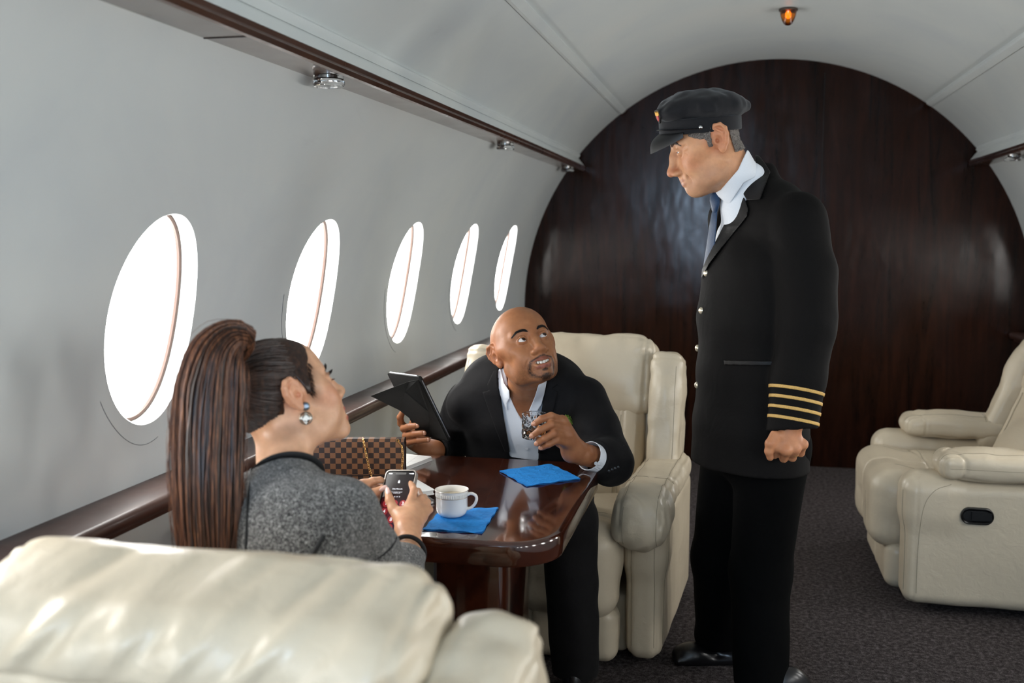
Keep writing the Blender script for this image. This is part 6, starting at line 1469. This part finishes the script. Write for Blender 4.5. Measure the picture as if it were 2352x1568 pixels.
text('Enter Passcode', 0, H2*.42, W2*.105, scr, WTXT, name='prompt_text'); text('Your passcode is required\nto enable Face ID', 0, H2*.31, W2*.065, scr, WTXT, name='small_text'); text('o  o  o  o', 0, H2*.19, W2*.14, scr, WTXT, name='passcode_dots')
text('Carrier', -W2*.62, H2*.88, W2*.10, scr, WTXT, name='status_text') if 0 else None
m = MB(); m.prism(rrect(-W2*.055, W2*.055, H2*.60, H2*.655, .0006, 3), .0002, .0006); m.tube([(W2*.04*math.cos(t), H2*.655+W2*.06*math.sin(t), .0005) for t in np.linspace(0, np.pi, 10)], .0003, 5); m.build('lock_symbol', WTXT, scr)
m = MB(); [m.box((W2*(.56+.07*q), H2*.885, .0004), (W2*.018, H2*(.006+.004*q), .0002)) for q in range(3)]; m.box((W2*.80, H2*.885, .0004), (W2*.05, H2*.014, .0002)); m.box((-W2*.66, H2*.885, .0004), (W2*.11, H2*.010, .0002)); m.build('status_bar', WTXT, scr)
m = MB(); m.prism(rrect(-W2*.36, W2*.36, H2*.86, H2*.92, .0020, 6), .0001, .0005); m.build('notch', BLACK_PLASTIC, scr)
# tablet in its folded cover
tTL, tTR, tBR = at(882, 853, 2.955), at(965, 864, 2.850), at(1042, 1022, 2.945); u = nrm(tTR-tTL); v = (tTR-tBR); Lt = np.linalg.norm(v); v = nrm(v-u*(v@u)); n_ = np.cross(u, v); wt = .165; ht = .238
n_ = n_ if n_ @ (CAM-tTR) > 0 else -n_; Mt = np.stack([u, v, np.cross(u, v)], 1); sgn = 1 if np.cross(u, v)@(CAM-tTR) > 0 else -1
tab = empty('tablet', tuple(tTR-u*wt/2-v*ht/2), 0, 'black tablet in a folded black cover held up by the seated man', 'tablet'); tab.rotation_euler = Matrix(Mt.tolist()).to_euler()
CASEB = mat_cloth('black_cover_leather', lin('191918'), .55, 500, .2, 0)
m = MB(); m.prism(rrect(-wt/2, wt/2, -ht/2, ht/2, .010, 8), -.0045, .0045, .0015); m.build('tablet_case', CASEB, tab)
m = MB(); m.prism(rrect(-wt/2+.002, wt/2-.002, -ht/2+.002, ht/2-.002, .009, 8), -.0062*sgn, -.0046*sgn, .0004) if sgn > 0 else m.prism(rrect(-wt/2+.002, wt/2-.002, -ht/2+.002, ht/2-.002, .009, 8), .0046, .0062, .0004); m.build('screen_glass', simple('dark_glass', '050505', .06), tab)
m = MB(); m.tube([(wt/2+.0002, y, 0) for y in np.linspace(-ht/2+.014, ht/2-.014, 8)], .0022, 8); m.tube([(x, ht/2+.0002, 0) for x in np.linspace(-wt/2+.014, wt/2-.014, 8)], .0022, 8); m.build('metal_edge', simple('brushed_aluminium', '8d9094', .35, .9), tab)
def tl(p): return (Mt.T@(np.array(p)-np.array(tab.location)))
def panel(name, P, th, parent, mat):
    P = [np.array(p, float) for p in P]; nn = nrm(np.cross(P[1]-P[0], P[2]-P[0])); m = MB(); A = [p+nn*th for p in P]; B = [p-nn*th for p in P]; m.quad_grid([A, B], close_v=True); m.poly(A); m.poly(B[::-1]); o = m.build(name, mat, auto=20); o.parent = parent; return o
F = {k: tl(at(*q)) for k, q in dict(a=(851, 909, 2.84), b=(938, 876, 2.865), c=(960, 872, 2.855), d=(918, 942, 2.93), e=(930, 900, 2.865), f=(1036, 1016, 2.79), g=(990, 1016, 2.835)).items()}
zf = .0062*sgn
fl_ = panel('cover_flap', [F['a'], F['b'], F['e'], F['d']], .0010, tab, CASEB); panel('cover_fold', [F['b'], F['c'], (wt/2-.006, ht/2-.03, zf), (wt*.30, -ht*.05, zf), F['e']], .0010, tab, CASEB); panel('cover_fold', [F['e'], (wt*.30, -ht*.05, zf), (-wt*.05, -ht/2+.02, zf), F['d']], .0010, tab, CASEB)
panel('cover_fold', [(wt/2-.006, ht/2-.03, zf), (wt/2-.004, -ht/2+.006, zf), (-wt*.05, -ht/2+.010, zf), (wt*.30, -ht*.05, zf*1.2)], .0010, tab, CASEB)
# faceted tumbler with whisky
gc = at(1227, 1006, 2.762); hg = np.linalg.norm(at(1227, 949, 2.762)-gc); gl = empty('tumbler', tuple(gc), 0, 'cut glass tumbler with a little amber drink held in the seated person\'s left hand', 'glass')
def facet(r, z, k, t, amp=.0016): return r+amp*math.cos(12*t+(np.pi if k % 2 else 0))
m = MB(); n = 96; G = []
zs_ = np.linspace(.004, hg-.008, 19)
for k, z in enumerate(zs_):
    ph_ = z/(hg)*4*np.pi
    G.append([((.0345+.0014*math.cos(12*t+0)*math.cos(ph_)+.0014*abs(math.sin(ph_))*0)*math.cos(t), (.0345+.0014*math.cos(12*t)*math.cos(ph_))*math.sin(t), z) for t in np.linspace(0, 2*np.pi, n, endpoint=False)])
rg = lambda r, z: [(r*math.cos(t), r*math.sin(t), z) for t in np.linspace(0, 2*np.pi, n, endpoint=False)]
m.quad_grid([rg(.001, 0), rg(.030, 0), rg(.0335, .0015)]+G+[rg(.0350, hg-.003), rg(.0352, hg-.0008), rg(.0342, hg), rg(.0332, hg-.001), rg(.0318, .014), rg(.026, .0105), rg(.001, .010)], close_v=True); m.build('glass_body', GLASS, gl)
m = MB(); m.lathe([(0, .0106), (.026, .0108), (.0315, .0145), (.0318, .026), (0, .026)], 64); m.build('drink', WHISKY, gl)
